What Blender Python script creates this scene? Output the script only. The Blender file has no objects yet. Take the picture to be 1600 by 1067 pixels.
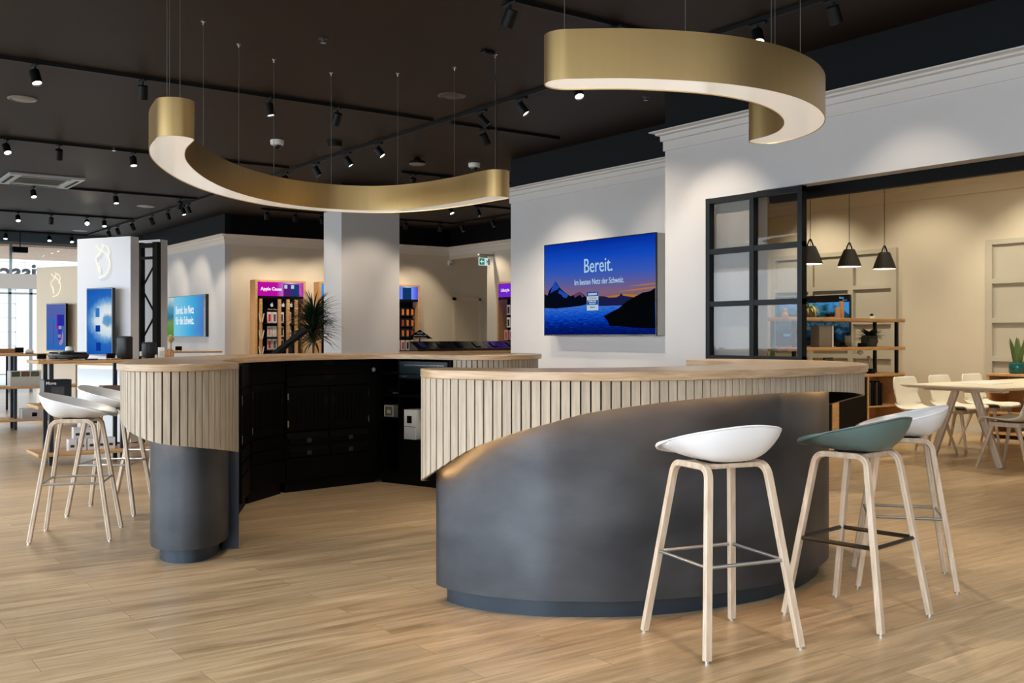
import bpy, math, random
from mathutils import Vector, Matrix
random.seed(7)
SC = bpy.context.scene
COL = SC.collection
PI = math.pi
# ------------------------------------------------------------ camera
CA, SA = 0.8097, 0.5869            # the camera looks 35.94 degrees off the long axis of the shop
EYE = 1.2
cam_d = bpy.data.cameras.new('camera'); cam = bpy.data.objects.new('camera', cam_d); COL.objects.link(cam)
cam.location = (0, 0, EYE); cam.rotation_euler = (PI/2, 0, -math.atan2(SA, CA))
cam_d.sensor_width = 36; cam_d.lens = 36.0; cam_d.shift_y = -7.5/1600
cam_d.clip_end = 200
SC.camera = cam
SC.view_settings.view_transform = 'Standard'; SC.view_settings.look = 'None'
SC.view_settings.exposure = -0.15; SC.view_settings.gamma = 1.0; SC.view_settings.use_curve_mapping = False
SC.cycles.use_denoising = True
SC.cycles.caustics_reflective = False; SC.cycles.caustics_refractive = False
SC.cycles.sample_clamp_indirect = 4.0
SC.cycles.max_bounces = 8
# ------------------------------------------------------------ sky
W = bpy.data.worlds.new('sky'); SC.world = W; W.use_nodes = True
bgn = W.node_tree.nodes['Background']; bgn.inputs[0].default_value = (0.80, 0.90, 1.0, 1); bgn.inputs[1].default_value = 2.6

def C(r, d):                         # camera plan (right, depth) -> shop axes
    return (CA*r + SA*d, -SA*r + CA*d)
def C3(r, d, z): x, y = C(r, d); return (x, y, z)
def onX(px, X):                      # point on plane X = const seen in column px -> (Y, depth)
    t = (px-800)/1600; d = X/(CA*t+SA); return d*(CA-SA*t), d
def onY(px, Y):
    t = (px-800)/1600; d = Y/(CA-SA*t); return d*(CA*t+SA), d

def area(name, loc, size, rot, power, color, spread=None):
    l = bpy.data.lights.new(name, 'AREA'); l.shape = 'RECTANGLE'; l.size, l.size_y = size
    l.energy = power; l.color = color
    if spread: l.spread = spread
    o = bpy.data.objects.new(name, l); COL.objects.link(o); o.location = loc; o.rotation_euler = rot
    return o
# daylight entering through the long window front on the left and the one at the far end
DAY = (0.80, 0.90, 1.0)
area('daylight_side_far', (-3.85, 17.5, 1.6), (2.4, 9), (0, -.92, 0), 330, DAY, 2.25)
area('daylight_side_middle', (-3.85, 7.5, 1.6), (2.4, 9), (0, -.92, 0), 330, DAY, 2.25)
area('daylight_side_near', (-3.85, -0.5, 1.6), (2.4, 5), (0, -.85, 0), 360, DAY, 2.25)
area('daylight_front', (1.0, -2.85, 1.6), (9, 2.4), (-.85, PI, 0), 380, (0.80, 0.90, 1.0), 2.25)
area('daylight_far_end', (1.5, 24.1, 1.5), (10, 2.8), (PI/2, 0, 0), 160, DAY)

sl = bpy.data.lights.new('street_sun', 'SUN'); sl.energy = 3.2; sl.angle = .02; so = bpy.data.objects.new('street_sun', sl); COL.objects.link(so)
so.rotation_euler = Vector((-.25, .80, -.55)).to_track_quat('-Z', 'Y').to_euler(); so.location = (0, 20, 20)
# ------------------------------------------------------------ materials
def lin(c):
    if isinstance(c, str): c = tuple(int(c[i:i+2], 16) for i in (0, 2, 4))
    return tuple(((v/255)/12.92 if v/255 <= .04045 else ((v/255+.055)/1.055)**2.4) for v in c) + (1,)
MATS = {}
def mat(name, col, rough=.5, metal=0, emit=None, es=1.0, coat=0, spec=.5, var=0, vscale=6, stretch=(1,1,1), bump=0):
    if name in MATS: return MATS[name]
    m = bpy.data.materials.new(name); m.use_nodes = True; nt = m.node_tree; b = nt.nodes['Principled BSDF']
    c = lin(col); b.inputs['Base Color'].default_value = c
    b.inputs['Roughness'].default_value = rough; b.inputs['Metallic'].default_value = metal
    b.inputs['Specular IOR Level'].default_value = spec
    b.inputs['Coat Weight'].default_value = coat; b.inputs['Coat Roughness'].default_value = .08
    if emit: b.inputs['Emission Color'].default_value = lin(emit); b.inputs['Emission Strength'].default_value = es
    if var or bump:
        tc = nt.nodes.new('ShaderNodeTexCoord'); mp = nt.nodes.new('ShaderNodeMapping'); mp.inputs['Scale'].default_value = stretch
        nz = nt.nodes.new('ShaderNodeTexNoise'); nz.inputs['Scale'].default_value = vscale; nz.inputs['Detail'].default_value = 5
        nt.links.new(tc.outputs['Object'], mp.inputs[0]); nt.links.new(mp.outputs[0], nz.inputs['Vector'])
        if var:
            r = nt.nodes.new('ShaderNodeValToRGB'); e = r.color_ramp.elements
            e[0].position = .3; e[1].position = .7
            e[0].color = tuple(v*(1-var) for v in c[:3])+(1,); e[1].color = tuple(min(1, v*(1+var)) for v in c[:3])+(1,)
            nt.links.new(nz.outputs[0], r.inputs[0]); nt.links.new(r.outputs[0], b.inputs['Base Color'])
        if bump:
            bp = nt.nodes.new('ShaderNodeBump'); bp.inputs['Strength'].default_value = bump; bp.inputs['Distance'].default_value = .01
            nt.links.new(nz.outputs[0], bp.inputs['Height']); nt.links.new(bp.outputs[0], b.inputs['Normal'])
    MATS[name] = m; return m
def wood(name, c1, c2, scale=(1, 18, 18), rough=.45, island=0.0):
    if name in MATS: return MATS[name]
    m = bpy.data.materials.new(name); m.use_nodes = True; nt = m.node_tree; N = nt.nodes.new; L = nt.links.new
    b = nt.nodes['Principled BSDF']; b.inputs['Roughness'].default_value = rough
    tc = N('ShaderNodeTexCoord'); mp = N('ShaderNodeMapping'); mp.inputs['Scale'].default_value = scale; L(tc.outputs['Object'], mp.inputs[0])
    nz = N('ShaderNodeTexNoise'); nz.inputs['Scale'].default_value = 3; nz.inputs['Detail'].default_value = 6; nz.inputs['Distortion'].default_value = .4
    L(mp.outputs[0], nz.inputs['Vector'])
    r = N('ShaderNodeValToRGB'); e = r.color_ramp.elements; e[0].position = .34; e[1].position = .66; e[0].color = lin(c1); e[1].color = lin(c2)
    L(nz.outputs[0], r.inputs[0]); out = r.outputs[0]
    if island:
        g = N('ShaderNodeNewGeometry'); mr = N('ShaderNodeMapRange'); mr.inputs[3].default_value = 1-island; mr.inputs[4].default_value = 1+island
        L(g.outputs['Random Per Island'], mr.inputs[0])
        mx = N('ShaderNodeMix'); mx.data_type = 'RGBA'; mx.blend_type = 'MULTIPLY'; mx.inputs[0].default_value = 1
        L(out, mx.inputs[6]); L(mr.outputs[0], mx.inputs[7]); out = mx.outputs[2]
    L(out, b.inputs['Base Color'])
    MATS[name] = m; return m
def emis(name, col, s=1.0):
    if name in MATS: return MATS[name]
    m = bpy.data.materials.new(name); m.use_nodes = True; nt = m.node_tree; nt.nodes.clear()
    e = nt.nodes.new('ShaderNodeEmission'); o = nt.nodes.new('ShaderNodeOutputMaterial')
    e.inputs[0].default_value = lin(col); e.inputs[1].default_value = s
    nt.links.new(e.outputs[0], o.inputs[0]); MATS[name] = m; return m
def emis_grad(name, stops, axis='Z', s=1.0, noise=0.0, nscale=5, nstretch=(1,1,1), interp='LINEAR'):
    """a picture on a screen: colours along one axis of the part's own box, broken by noise"""
    m = bpy.data.materials.new(name); m.use_nodes = True; nt = m.node_tree; nt.nodes.clear(); N = nt.nodes.new; L = nt.links.new
    tc = N('ShaderNodeTexCoord'); sp = N('ShaderNodeSeparateXYZ'); L(tc.outputs['Generated'], sp.inputs[0]); v = sp.outputs[axis]
    if noise:
        mp = N('ShaderNodeMapping'); mp.inputs['Scale'].default_value = nstretch; L(tc.outputs['Generated'], mp.inputs[0])
        nz = N('ShaderNodeTexNoise'); nz.inputs['Scale'].default_value = nscale; nz.inputs['Detail'].default_value = 5; L(mp.outputs[0], nz.inputs['Vector'])
        a = N('ShaderNodeMath'); a.operation = 'MULTIPLY_ADD'; a.inputs[1].default_value = noise; a.inputs[2].default_value = -noise/2
        L(nz.outputs[0], a.inputs[0]); b = N('ShaderNodeMath'); L(a.outputs[0], b.inputs[0]); L(v, b.inputs[1]); v = b.outputs[0]
    r = N('ShaderNodeValToRGB'); r.color_ramp.interpolation = interp; els = r.color_ramp.elements
    while len(els) < len(stops): els.new(.5)
    for e, (p, c) in zip(els, stops): e.position = p
    for e, (p, c) in zip(els, stops): e.color = lin(c)
    L(v, r.inputs[0]); e = N('ShaderNodeEmission'); e.inputs[1].default_value = s; o = N('ShaderNodeOutputMaterial')
    L(r.outputs[0], e.inputs[0]); L(e.outputs[0], o.inputs[0]); return m

def floor_material():
    m = bpy.data.materials.new('oak_plank_floor'); m.use_nodes = True; nt = m.node_tree; N = nt.nodes.new; L = nt.links.new
    b = nt.nodes['Principled BSDF']
    tc = N('ShaderNodeTexCoord')
    br = N('ShaderNodeTexBrick'); br.inputs['Scale'].default_value = 1; br.inputs['Brick Width'].default_value = 1.25; br.inputs['Row Height'].default_value = .165
    br.inputs['Mortar Size'].default_value = .0012; br.inputs['Mortar Smooth'].default_value = .3; br.offset = .37; br.squash = 1
    br.inputs['Color1'].default_value = (0, 0, 0, 1); br.inputs['Color2'].default_value = (1, 1, 1, 1); br.inputs['Mortar'].default_value = (.5, .5, .5, 1)
    L(tc.outputs['Object'], br.inputs['Vector'])
    sep = N('ShaderNodeSeparateColor'); L(br.outputs['Color'], sep.inputs[0])
    # the grain jumps from plank to plank
    comb = N('ShaderNodeCombineXYZ'); mu = N('ShaderNodeMath'); mu.operation = 'MULTIPLY'; mu.inputs[1].default_value = 37.0
    L(sep.outputs[0], mu.inputs[0]); L(mu.outputs[0], comb.inputs[0]); L(mu.outputs[0], comb.inputs[2])
    va = N('ShaderNodeVectorMath'); va.operation = 'ADD'; L(tc.outputs['Object'], va.inputs[0]); L(comb.outputs[0], va.inputs[1])
    mp = N('ShaderNodeMapping'); mp.inputs['Scale'].default_value = (.8, 9, 1); L(va.outputs[0], mp.inputs[0])
    nz = N('ShaderNodeTexNoise'); nz.inputs['Scale'].default_value = 2.2; nz.inputs['Detail'].default_value = 7; nz.inputs['Distortion'].default_value = .9; nz.inputs['Roughness'].default_value = .6
    L(mp.outputs[0], nz.inputs['Vector'])
    r = N('ShaderNodeValToRGB'); e = r.color_ramp.elements; e[0].position = .30; e[1].position = .72
    e[0].color = lin((155, 128, 92)); e[1].color = lin((212, 186, 149))
    L(nz.outputs[0], r.inputs[0])
    mp2 = N('ShaderNodeMapping'); mp2.inputs['Scale'].default_value = (3, 110, 1); L(va.outputs[0], mp2.inputs[0])
    n2 = N('ShaderNodeTexNoise'); n2.inputs['Scale'].default_value = 2; n2.inputs['Detail'].default_value = 3; L(mp2.outputs[0], n2.inputs['Vector'])
    mr2 = N('ShaderNodeMapRange'); mr2.inputs[1].default_value = .3; mr2.inputs[2].default_value = .7; mr2.inputs[3].default_value = .9; mr2.inputs[4].default_value = 1.06; L(n2.outputs[0], mr2.inputs[0])
    mr = N('ShaderNodeMapRange'); mr.inputs[3].default_value = .86; mr.inputs[4].default_value = 1.10; L(sep.outputs[0], mr.inputs[0])
    mm = N('ShaderNodeMath'); mm.operation = 'MULTIPLY'; L(mr.outputs[0], mm.inputs[0]); L(mr2.outputs[0], mm.inputs[1])
    m1 = N('ShaderNodeMix'); m1.data_type = 'RGBA'; m1.blend_type = 'MULTIPLY'; m1.inputs[0].default_value = 1
    L(r.outputs[0], m1.inputs[6]); L(mm.outputs[0], m1.inputs[7])
    m2 = N('ShaderNodeMix'); m2.data_type = 'RGBA'; m2.inputs[7].default_value = lin((120, 92, 62)); L(br.outputs['Fac'], m2.inputs[0]); L(m1.outputs[2], m2.inputs[6])
    L(m2.outputs[2], b.inputs['Base Color'])
    mr3 = N('ShaderNodeMapRange'); mr3.inputs[3].default_value = .24; mr3.inputs[4].default_value = .40; L(nz.outputs[0], mr3.inputs[0]); L(mr3.outputs[0], b.inputs['Roughness'])
    b.inputs['Specular IOR Level'].default_value = .45
    return m
def patina():
    m = bpy.data.materials.new('dark_patinated_steel'); m.use_nodes = True; nt = m.node_tree; N = nt.nodes.new; L = nt.links.new
    b = nt.nodes['Principled BSDF']; tc = N('ShaderNodeTexCoord'); mp = N('ShaderNodeMapping'); mp.inputs['Scale'].default_value = (1, 1, 1.8); L(tc.outputs['Object'], mp.inputs[0])
    nz = N('ShaderNodeTexNoise'); nz.inputs['Scale'].default_value = 2.2; nz.inputs['Detail'].default_value = 4; L(mp.outputs[0], nz.inputs['Vector'])
    r = N('ShaderNodeValToRGB'); e = r.color_ramp.elements; e[0].position = .35; e[1].position = .75; e[0].color = lin((60, 63, 68)); e[1].color = lin((86, 90, 96))
    L(nz.outputs[0], r.inputs[0]); L(r.outputs[0], b.inputs['Base Color'])
    b.inputs['Metallic'].default_value = .6; b.inputs['Roughness'].default_value = .42
    n2 = N('ShaderNodeTexNoise'); n2.inputs['Scale'].default_value = 40; m3 = N('ShaderNodeMapping'); m3.inputs['Scale'].default_value = (1, 1, 12); L(tc.outputs['Object'], m3.inputs[0]); L(m3.outputs[0], n2.inputs['Vector'])
    bp = N('ShaderNodeBump'); bp.inputs['Strength'].default_value = .08; bp.inputs['Distance'].default_value = .005; L(n2.outputs[0], bp.inputs['Height']); L(bp.outputs[0], b.inputs['Normal'])
    return m
def glass_material(name='clear_glass', tint=(1, 1, 1), refl=.09):
    m = bpy.data.materials.new(name); m.use_nodes = True; nt = m.node_tree; nt.nodes.clear(); N = nt.nodes.new; L = nt.links.new
    gm = N('ShaderNodeNewGeometry'); t = N('ShaderNodeBsdfTransparent'); t.inputs[0].default_value = tint+(1,); g = N('ShaderNodeBsdfGlossy'); g.inputs['Roughness'].default_value = .02
    f = N('ShaderNodeFresnel'); f.inputs[0].default_value = 1.5; mx = N('ShaderNodeMixShader'); o = N('ShaderNodeOutputMaterial')
    a = N('ShaderNodeMath'); a.operation = 'ADD'; a.inputs[1].default_value = refl-.04; L(f.outputs[0], a.inputs[0]); bf = N('ShaderNodeMath'); bf.operation = 'MULTIPLY_ADD'; L(gm.outputs['Backfacing'], bf.inputs[0]); bf.inputs[1].default_value = -1; bf.inputs[2].default_value = 1; bm_ = N('ShaderNodeMath'); bm_.operation = 'MULTIPLY'; L(a.outputs[0], bm_.inputs[0]); L(bf.outputs[0], bm_.inputs[1]); L(bm_.outputs[0], mx.inputs[0])
    L(t.outputs[0], mx.inputs[1]); L(g.outputs[0], mx.inputs[2]); L(mx.outputs[0], o.inputs[0]); return m

WHITE = mat('white_wall_paint', (199, 198, 198), .7, var=.02, vscale=2)
BEIGE = mat('warm_beige_wall_paint', (212, 202, 182), .7, var=.02, vscale=2)
TRIMW = mat('white_cornice_paint', (203, 201, 198), .55)
CEIL = mat('dark_brown_ceiling_paint', (31, 22, 14), .6, spec=.25, var=.10, vscale=2.0, stretch=(.6, 6, 1))
BAND = mat('blue_black_paint', (7, 13, 16), .65, spec=.2)
BLACKP = mat('black_paint', (3, 3, 4), .6, spec=.15)
BLK = mat('black_powder_coat', (8, 10, 12), .5, spec=.22)
FRAME = mat('slate_black_steel_frame', (11, 18, 22), .45, spec=.25)
OAKT = wood('light_oak_top', (172, 142, 107), (200, 171, 137), (2.2, 2.2, 30), .30)
OAKS = wood('pale_oak_slats', (164, 149, 129), (190, 175, 154), (26, 26, 1.6), .5, .07)
OAKF = wood('honey_oak_veneer', (186, 142, 92), (208, 166, 116), (1.5, 14, 14), .45)
OAKP = wood('pale_soaped_oak', (194, 174, 150), (216, 198, 177), (14, 14, 1.5), .5)
STEEL = mat('brushed_stainless_steel', (190, 190, 190), .3, 1)
CHROME = mat('bright_metal', (215, 215, 215), .2, 1)
WPL = mat('white_plastic_shell', (242, 245, 250), .38)
CWPL = mat('cream_white_plastic_shell', (236, 230, 216), .42)
GPL = mat('grey_green_plastic_shell', (92, 116, 116), .42)
PATINA = patina()
CAB = mat('black_cabinet_laminate', (2, 2, 2), .6, spec=.12)
CABD = mat('black_cabinet_recess', (2, 2, 2), .6, spec=.2)
PANELB = mat('blue_black_end_panel', (34, 44, 58), .4)
GOLD = mat('brushed_gold_metal', (204, 172, 116), .33, .92, var=.02, vscale=30, stretch=(1, 1, .05))
LAMPW = mat('white_acrylic_diffuser', (240, 236, 230), .12, emit=(255, 246, 232), es=.62, coat=.6)
WARMLED = emis('warm_led_strip', (255, 194, 124), 105.0)
LENS = emis('warm_white_lamp_lens', (255, 238, 214), 14.0)
LENSD = emis('dim_lamp_lens', (255, 236, 210), 3.0)
GLASS = glass_material()
GLASSD = glass_material('door_glass', (.84, .835, .82), .045)
SOFTW = mat('soft_white_plastic', (232, 230, 224), .4)
DARKG = mat('dark_grey_plastic', (48, 50, 54), .45)
CARD = mat('brown_cardboard', (186, 146, 104), .7)
SCREENB = mat('black_screen_glass', (10, 11, 13), .12)

# ------------------------------------------------------------ mesh building
class MB:
    def __init__(s): s.v = []; s.f = []
    def add(s, v, f):
        n = len(s.v); s.v += [tuple(p) for p in v]; s.f += [tuple(i+n for i in q) for q in f]; return s
    def box(s, x0, x1, y0, y1, z0, z1):
        v = [(x0,y0,z0),(x1,y0,z0),(x1,y1,z0),(x0,y1,z0),(x0,y0,z1),(x1,y0,z1),(x1,y1,z1),(x0,y1,z1)]
        return s.add(v, [(0,3,2,1),(4,5,6,7),(0,1,5,4),(1,2,6,5),(2,3,7,6),(3,0,4,7)])
    def cbox(s, x0, x1, y0, y1, z0, z1, c=.004):
        """box with chamfered vertical and top edges"""
        o = [(x0+c,y0),(x1-c,y0),(x1,y0+c),(x1,y1-c),(x1-c,y1),(x0+c,y1),(x0,y1-c),(x0,y0+c)]
        def ring(k, z):
            return [(min(max(x, x0+k), x1-k), min(max(y, y0+k), y1-k), z) for x, y in o]
        rows = [ring(c*.7, z0), ring(0, z0+c), ring(0, z1-c), ring(c*.7, z1)]
        return s.loft(rows, True, True)
    def loft(s, rows, closed=True, caps=False):
        n = len(rows[0]); v = [p for r in rows for p in r]; f = []
        for i in range(len(rows)-1):
            for j in range(n if closed else n-1):
                k = (j+1) % n; f.append((i*n+j, i*n+k, (i+1)*n+k, (i+1)*n+j))
        if caps: f.append(tuple(range(n-1, -1, -1))); f.append(tuple((len(rows)-1)*n+j for j in range(n)))
        return s.add(v, f)
    def prism(s, out, z0, z1, ch=0):
        if ch:
            ins = offset(out, ch, True)
            return s.loft([[(x,y,z0) for x,y in ins],[(x,y,z0+ch) for x,y in out],[(x,y,z1-ch) for x,y in out],[(x,y,z1) for x,y in ins]], True, True)
        return s.loft([[(x,y,z0) for x,y in out],[(x,y,z1) for x,y in out]], True, True)
    def tube(s, path, rad, n=8, closed=False, caps=True, flat=None):
        P = [Vector(p) for p in path]; rows = []; up = Vector((0,0,1)); N = len(P)
        prev = None
        for i, p in enumerate(P):
            a = P[i-1] if (i or closed) else p; b = P[(i+1) % N] if (i < N-1 or closed) else p
            t = (b-a).normalized()
            if prev is None:
                u = t.cross(up); u = Vector((1,0,0)) if u.length < 1e-4 else u.normalized()
            else:
                u = prev-t*prev.dot(t); u = u.normalized() if u.length > 1e-6 else t.orthogonal().normalized()
            prev = u; w = t.cross(u); r = rad[i] if isinstance(rad, (list, tuple)) else rad
            fl = flat or 1
            rows.append([p+u*math.cos(2*PI*k/n)*r+w*math.sin(2*PI*k/n)*r*fl for k in range(n)])
        if closed: rows.append(rows[0])
        return s.loft(rows, True, caps and not closed)
    def strip(s, path, w, t, side):
        """rectangular section swept along a path that lies in the plane whose normal is side"""
        P = [Vector(p) for p in path]; sd = Vector(side).normalized(); rows = []
        for i, p in enumerate(P):
            a = P[max(i-1, 0)]; b = P[min(i+1, len(P)-1)]; tt = (b-a).normalized(); n = tt.cross(sd).normalized()
            ww = w[i] if isinstance(w, list) else w
            c = .18
            q = [(-.5,-.5+c),(-.5,-.13),(-.45,-.05),(-.45,.05),(-.5,.13),(-.5,.5-c),(-.5+c*.5,.5),(.5-c*.5,.5),(.5,.5-c),(.5,.13),(.45,.05),(.45,-.05),(.5,-.13),(.5,-.5+c),(.5-c*.5,-.5),(-.5+c*.5,-.5)]
            rows.append([p+sd*(ww*x)+n*(t*y) for x, y in q])
        return s.loft(rows, True, True)
    def lathe(s, prof, n=24, c=(0,0,0), caps=False, M=None):
        rows = []
        for r, z in prof:
            rows.append([(c[0]+r*math.cos(2*PI*k/n), c[1]+r*math.sin(2*PI*k/n), c[2]+z) for k in range(n)])
        if M is not None: rows = [[M @ Vector(p) for p in r] for r in rows]
        return s.loft(rows, True, caps)
    def cyl(s, c, r, z0, z1, n=20): return s.lathe([(r, z0), (r, z1)], n, (c[0], c[1], 0), True)
    def grid(s, fn, nu, nv, closed_u=False):
        v = [fn(i/(nu if closed_u else nu-1), j/(nv-1)) for j in range(nv) for i in range(nu)]; f = []
        for j in range(nv-1):
            for i in range(nu if closed_u else nu-1):
                k = (i+1) % nu; f.append((j*nu+i, j*nu+k, (j+1)*nu+k, (j+1)*nu+i))
        return s.add(v, f)
    def build(s, name, m, parent=None, smooth=35, label=None):
        me = bpy.data.meshes.new(name); me.from_pydata([tuple(p) for p in s.v], [], s.f); me.update()
        me.materials.append(m)
        if smooth:
            me.shade_smooth(); me.set_sharp_from_angle(angle=math.radians(smooth))
        o = bpy.data.objects.new(name, me); COL.objects.link(o)
        if parent: o.parent = parent
        if label: o['label'] = label
        return o
def tag(o, label=None, cat=None, group=None, kind=None):
    if label: o['label'] = label
    if cat: o['category'] = cat
    if group: o['group'] = group
    if kind: o['kind'] = kind
    return o
def thing(name, loc, rz, label, cat, group=None):
    o = bpy.data.objects.new(name, None); COL.objects.link(o); o.empty_display_size = .1
    o.location = loc; o.rotation_euler = (0, 0, rz); return tag(o, label, cat, group)
def kids(o): return [c for c in bpy.data.objects if c.parent is o]
def copy_tree(o, parent=None):
    c = o.copy(); COL.objects.link(c); c.parent = parent
    for ch in kids(o): copy_tree(ch, c)
    return c
def struct(mb, name, m, smooth=35): return tag(mb.build(name, m, None, smooth), kind='structure')
def offset(pts, k, closed=False):
    n = len(pts); out = []
    ar = sum(pts[i][0]*pts[(i+1) % n][1]-pts[(i+1) % n][0]*pts[i][1] for i in range(n)) if closed else 1
    sg = 1 if ar > 0 else -1
    for i in range(n):
        a = pts[i-1] if (i or closed) else pts[i]; b = pts[(i+1) % n] if (i < n-1 or closed) else pts[i]
        tx, ty = b[0]-a[0], b[1]-a[1]; l = math.hypot(tx, ty) or 1
        out.append((pts[i][0]-ty/l*k*sg, pts[i][1]+tx/l*k*sg))
    return out
def spline(P, step=.03):
    """Catmull-Rom through the points (any dimension)"""
    D = len(P[0]); out = []
    for i in range(len(P)-1):
        p0 = P[max(i-1, 0)]; p1 = P[i]; p2 = P[i+1]; p3 = P[min(i+2, len(P)-1)]
        L = math.dist(p1[:2], p2[:2]); n = max(2, int(L/step))
        for k in range(n):
            t = k/n
            out.append(tuple(.5*((2*p1[j])+(-p0[j]+p2[j])*t+(2*p0[j]-5*p1[j]+4*p2[j]-p3[j])*t*t+(-p0[j]+3*p1[j]-3*p2[j]+p3[j])*t**3) for j in range(D)))
    out.append(tuple(P[-1])); return out
def resample(P, step):
    s = [0]
    for a, b in zip(P, P[1:]): s.append(s[-1]+math.dist(a[:2], b[:2]))
    n = max(2, round(s[-1]/step)); out = []; j = 0
    for k in range(n+1):
        t = s[-1]*k/n
        while j < len(s)-2 and s[j+1] < t: j += 1
        u = (t-s[j])/max(s[j+1]-s[j], 1e-9); out.append(tuple(a+(b-a)*u for a, b in zip(P[j], P[j+1])))
    return out
def text(body, size, m, parent, loc, name='lettering', align='LEFT', ext=.0015, sx=1.0, mirror=False, bold=0, rot=(PI/2, 0, 0)):
    cu = bpy.data.curves.new(name, 'FONT'); cu.body = body; cu.size = size; cu.extrude = ext; cu.align_x = align; cu.offset = bold; cu.resolution_u = 3
    tmp = bpy.data.objects.new('tmp', cu); COL.objects.link(tmp)
    dg = bpy.context.evaluated_depsgraph_get(); dg.update()
    me = bpy.data.meshes.new_from_object(tmp.evaluated_get(dg)); bpy.data.objects.remove(tmp); bpy.data.curves.remove(cu)
    me.name = name; me.materials.clear(); me.materials.append(m)
    o = bpy.data.objects.new(name, me); COL.objects.link(o); o.parent = parent; o.location = loc; o.rotation_euler = rot
    o.scale = (-sx if mirror else sx, 1, 1); return o
ORD = ['first', 'second', 'third', 'fourth', 'fifth', 'sixth', 'seventh', 'eighth', 'ninth', 'tenth', 'eleventh', 'twelfth', 'thirteenth', 'fourteenth', 'fifteenth', 'sixteenth']

# ============================================================ THE SHOP SHELL
H = 3.45; HC = 3.075
XW = 6.64; YE = 6.77; XT = 7.65; YT = 10.58; XB = 12.2
fl = struct(MB().box(-4.2, 13, -3.2, 24.4, -.1, 0), 'floor', floor_material())
struct(MB().box(-4.2, 12.0, -3.2, 24.4, H, H+.1), 'ceiling', CEIL)
# right-hand wall with the wide opening to the meeting corner
w = MB().box(XW, 6.78, 5.70, YE, 0, HC).box(XW, 6.78, 1.2, 5.70, 2.41, HC).box(XW, 6.78, -3.2, 1.2, 0, HC)
struct(w, 'wall_right', WHITE)
struct(MB().box(XW, 6.78, -3.2, YE, HC, H), 'wall_right_upper', BAND)
struct(MB().box(6.80, 6.86, 1.25, 5.70, 2.32, 2.62), 'trim_black_rail', BLACKP)
# recessed wall that carries the big screen, and its return
struct(MB().box(XT, XT+.15, YE-.1, YT, 0, HC).box(6.78, XT, YE-.14, YE, 0, HC).box(XT+.15, 11.0, YT-.15, YT, 0, HC), 'wall_screen', WHITE)
struct(MB().box(XT, XT+.15, YE-.1, YT, HC, H).box(6.78, XT, YE-.14, YE, HC, H).box(XT+.15, 11.0, YT-.15, YT, HC, H), 'wall_screen_upper', BAND)
# far walls
LX, LY, RX = 6.74, 18.25, 11.6
struct(MB().box(LX, LX+.12, LY, 24.4, 0, HC), 'wall_left_far', WHITE)
struct(MB().box(LX, LX+.12, LY, 24.4, HC, H), 'wall_left_far_upper', BAND)
struct(MB().box(LX+.12, 13.4, LY, LY+.12, 0, HC), 'wall_back', BEIGE)
struct(MB().box(LX+.12, RX, LY, LY+.12, HC, H), 'wall_back_upper', BLACKP)
struct(MB().box(RX, RX+.12, 10.43, 16.85, 0, HC).box(RX, RX+.12, 16.85, LY, 2.82, HC).box(RX+.12, 13.4, 16.73, 16.85, 0, 2.9).box(13.3, 13.4, 16.85, LY, 0, 2.9), 'wall_side_far', BEIGE)
struct(MB().box(RX, RX+.12, 10.43, LY, HC, H), 'wall_side_far_upper', BLACKP)
struct(MB().box(RX+.12, 13.4, 16.85, LY, 2.82, 2.92), 'ceiling_passage', BEIGE)
# meeting corner
struct(MB().box(XB, XB+.12, -3.2, 11.5, 0, 3.4), 'wall_meeting', BEIGE)
struct(MB().box(XT+.15, XB, 10.30, 10.42, 0, 3.4), 'wall_meeting_end', BEIGE)
struct(MB().box(6.86, XB, -3.2, 6.6, 3.3, 3.4).box(7.81, XB, 6.6, 10.4, 3.3, 3.4), 'ceiling_meeting', mat('white_ceiling_paint', (225, 218, 205), .8))
struct(MB().box(-4.2, XB, -3.3, -3.2, 0, H), 'wall_behind', WHITE)
# cornices
def cornice(name, path, z, m=TRIMW, side=1, sc=1.0, closed=False):
    prof = [(0, -.178), (.014, -.178), (.014, -.172), (.014, -.098), (.018, -.092), (.033, -.088), (.033, -.042), (.048, -.036), (.065, -.034), (.065, -.020), (.085, -.012), (.107, -.010), (.107, 0), (0, 0)]
    P = path; rows = []
    for i, p in enumerate(P):
        def dirn(a, b):
            l = math.dist(a, b); return ((b[0]-a[0])/l, (b[1]-a[1])/l)
        d1 = dirn(P[i-1], p) if i else dirn(p, P[1]); d2 = dirn(p, P[i+1]) if i < len(P)-1 else d1
        n1 = (-d1[1]*side, d1[0]*side); n2 = (-d2[1]*side, d2[0]*side)
        k = 1+n1[0]*n2[0]+n1[1]*n2[1]; mx, my = (n1[0]+n2[0])/k, (n1[1]+n2[1])/k
        rows.append([(p[0]+mx*o*sc, p[1]+my*o*sc, z+h*sc) for o, h in prof])
    return struct(MB().loft(rows, True, True), name, m, 25)
cornice('trim_cornice_right', [(XW, -3.1), (XW, YE), (XT-.12, YE)], HC, side=1)
cornice('trim_cornice_screen', [(XT, YE+.12), (XT, YT), (XT+1.5, YT)], HC, side=1)
cornice('trim_cornice_back', [(RX, 10.6), (RX, LY), (LX, LY), (LX, 24.3)], HC, mat('ivory_cornice_paint', (222, 214, 202), .6), side=1)
cornice('trim_cornice_meeting', [(XB, -3.1), (XB, 10.29)], 3.26, BEIGE, side=1, sc=1.5)
struct(MB().box(XB-.015, XB, -3, 10.2, 0, .07), 'baseboard_meeting', TRIMW)
struct(MB().box(XT-.012, XT, YE, YT, 0, .07).box(XW-.012, XW, 5.7, YE, 0, .07), 'baseboard_right', TRIMW)
struct(MB().box(LX-.012, LX, LY, 24.3, 0, .07), 'baseboard_left', TRIMW)
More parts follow.
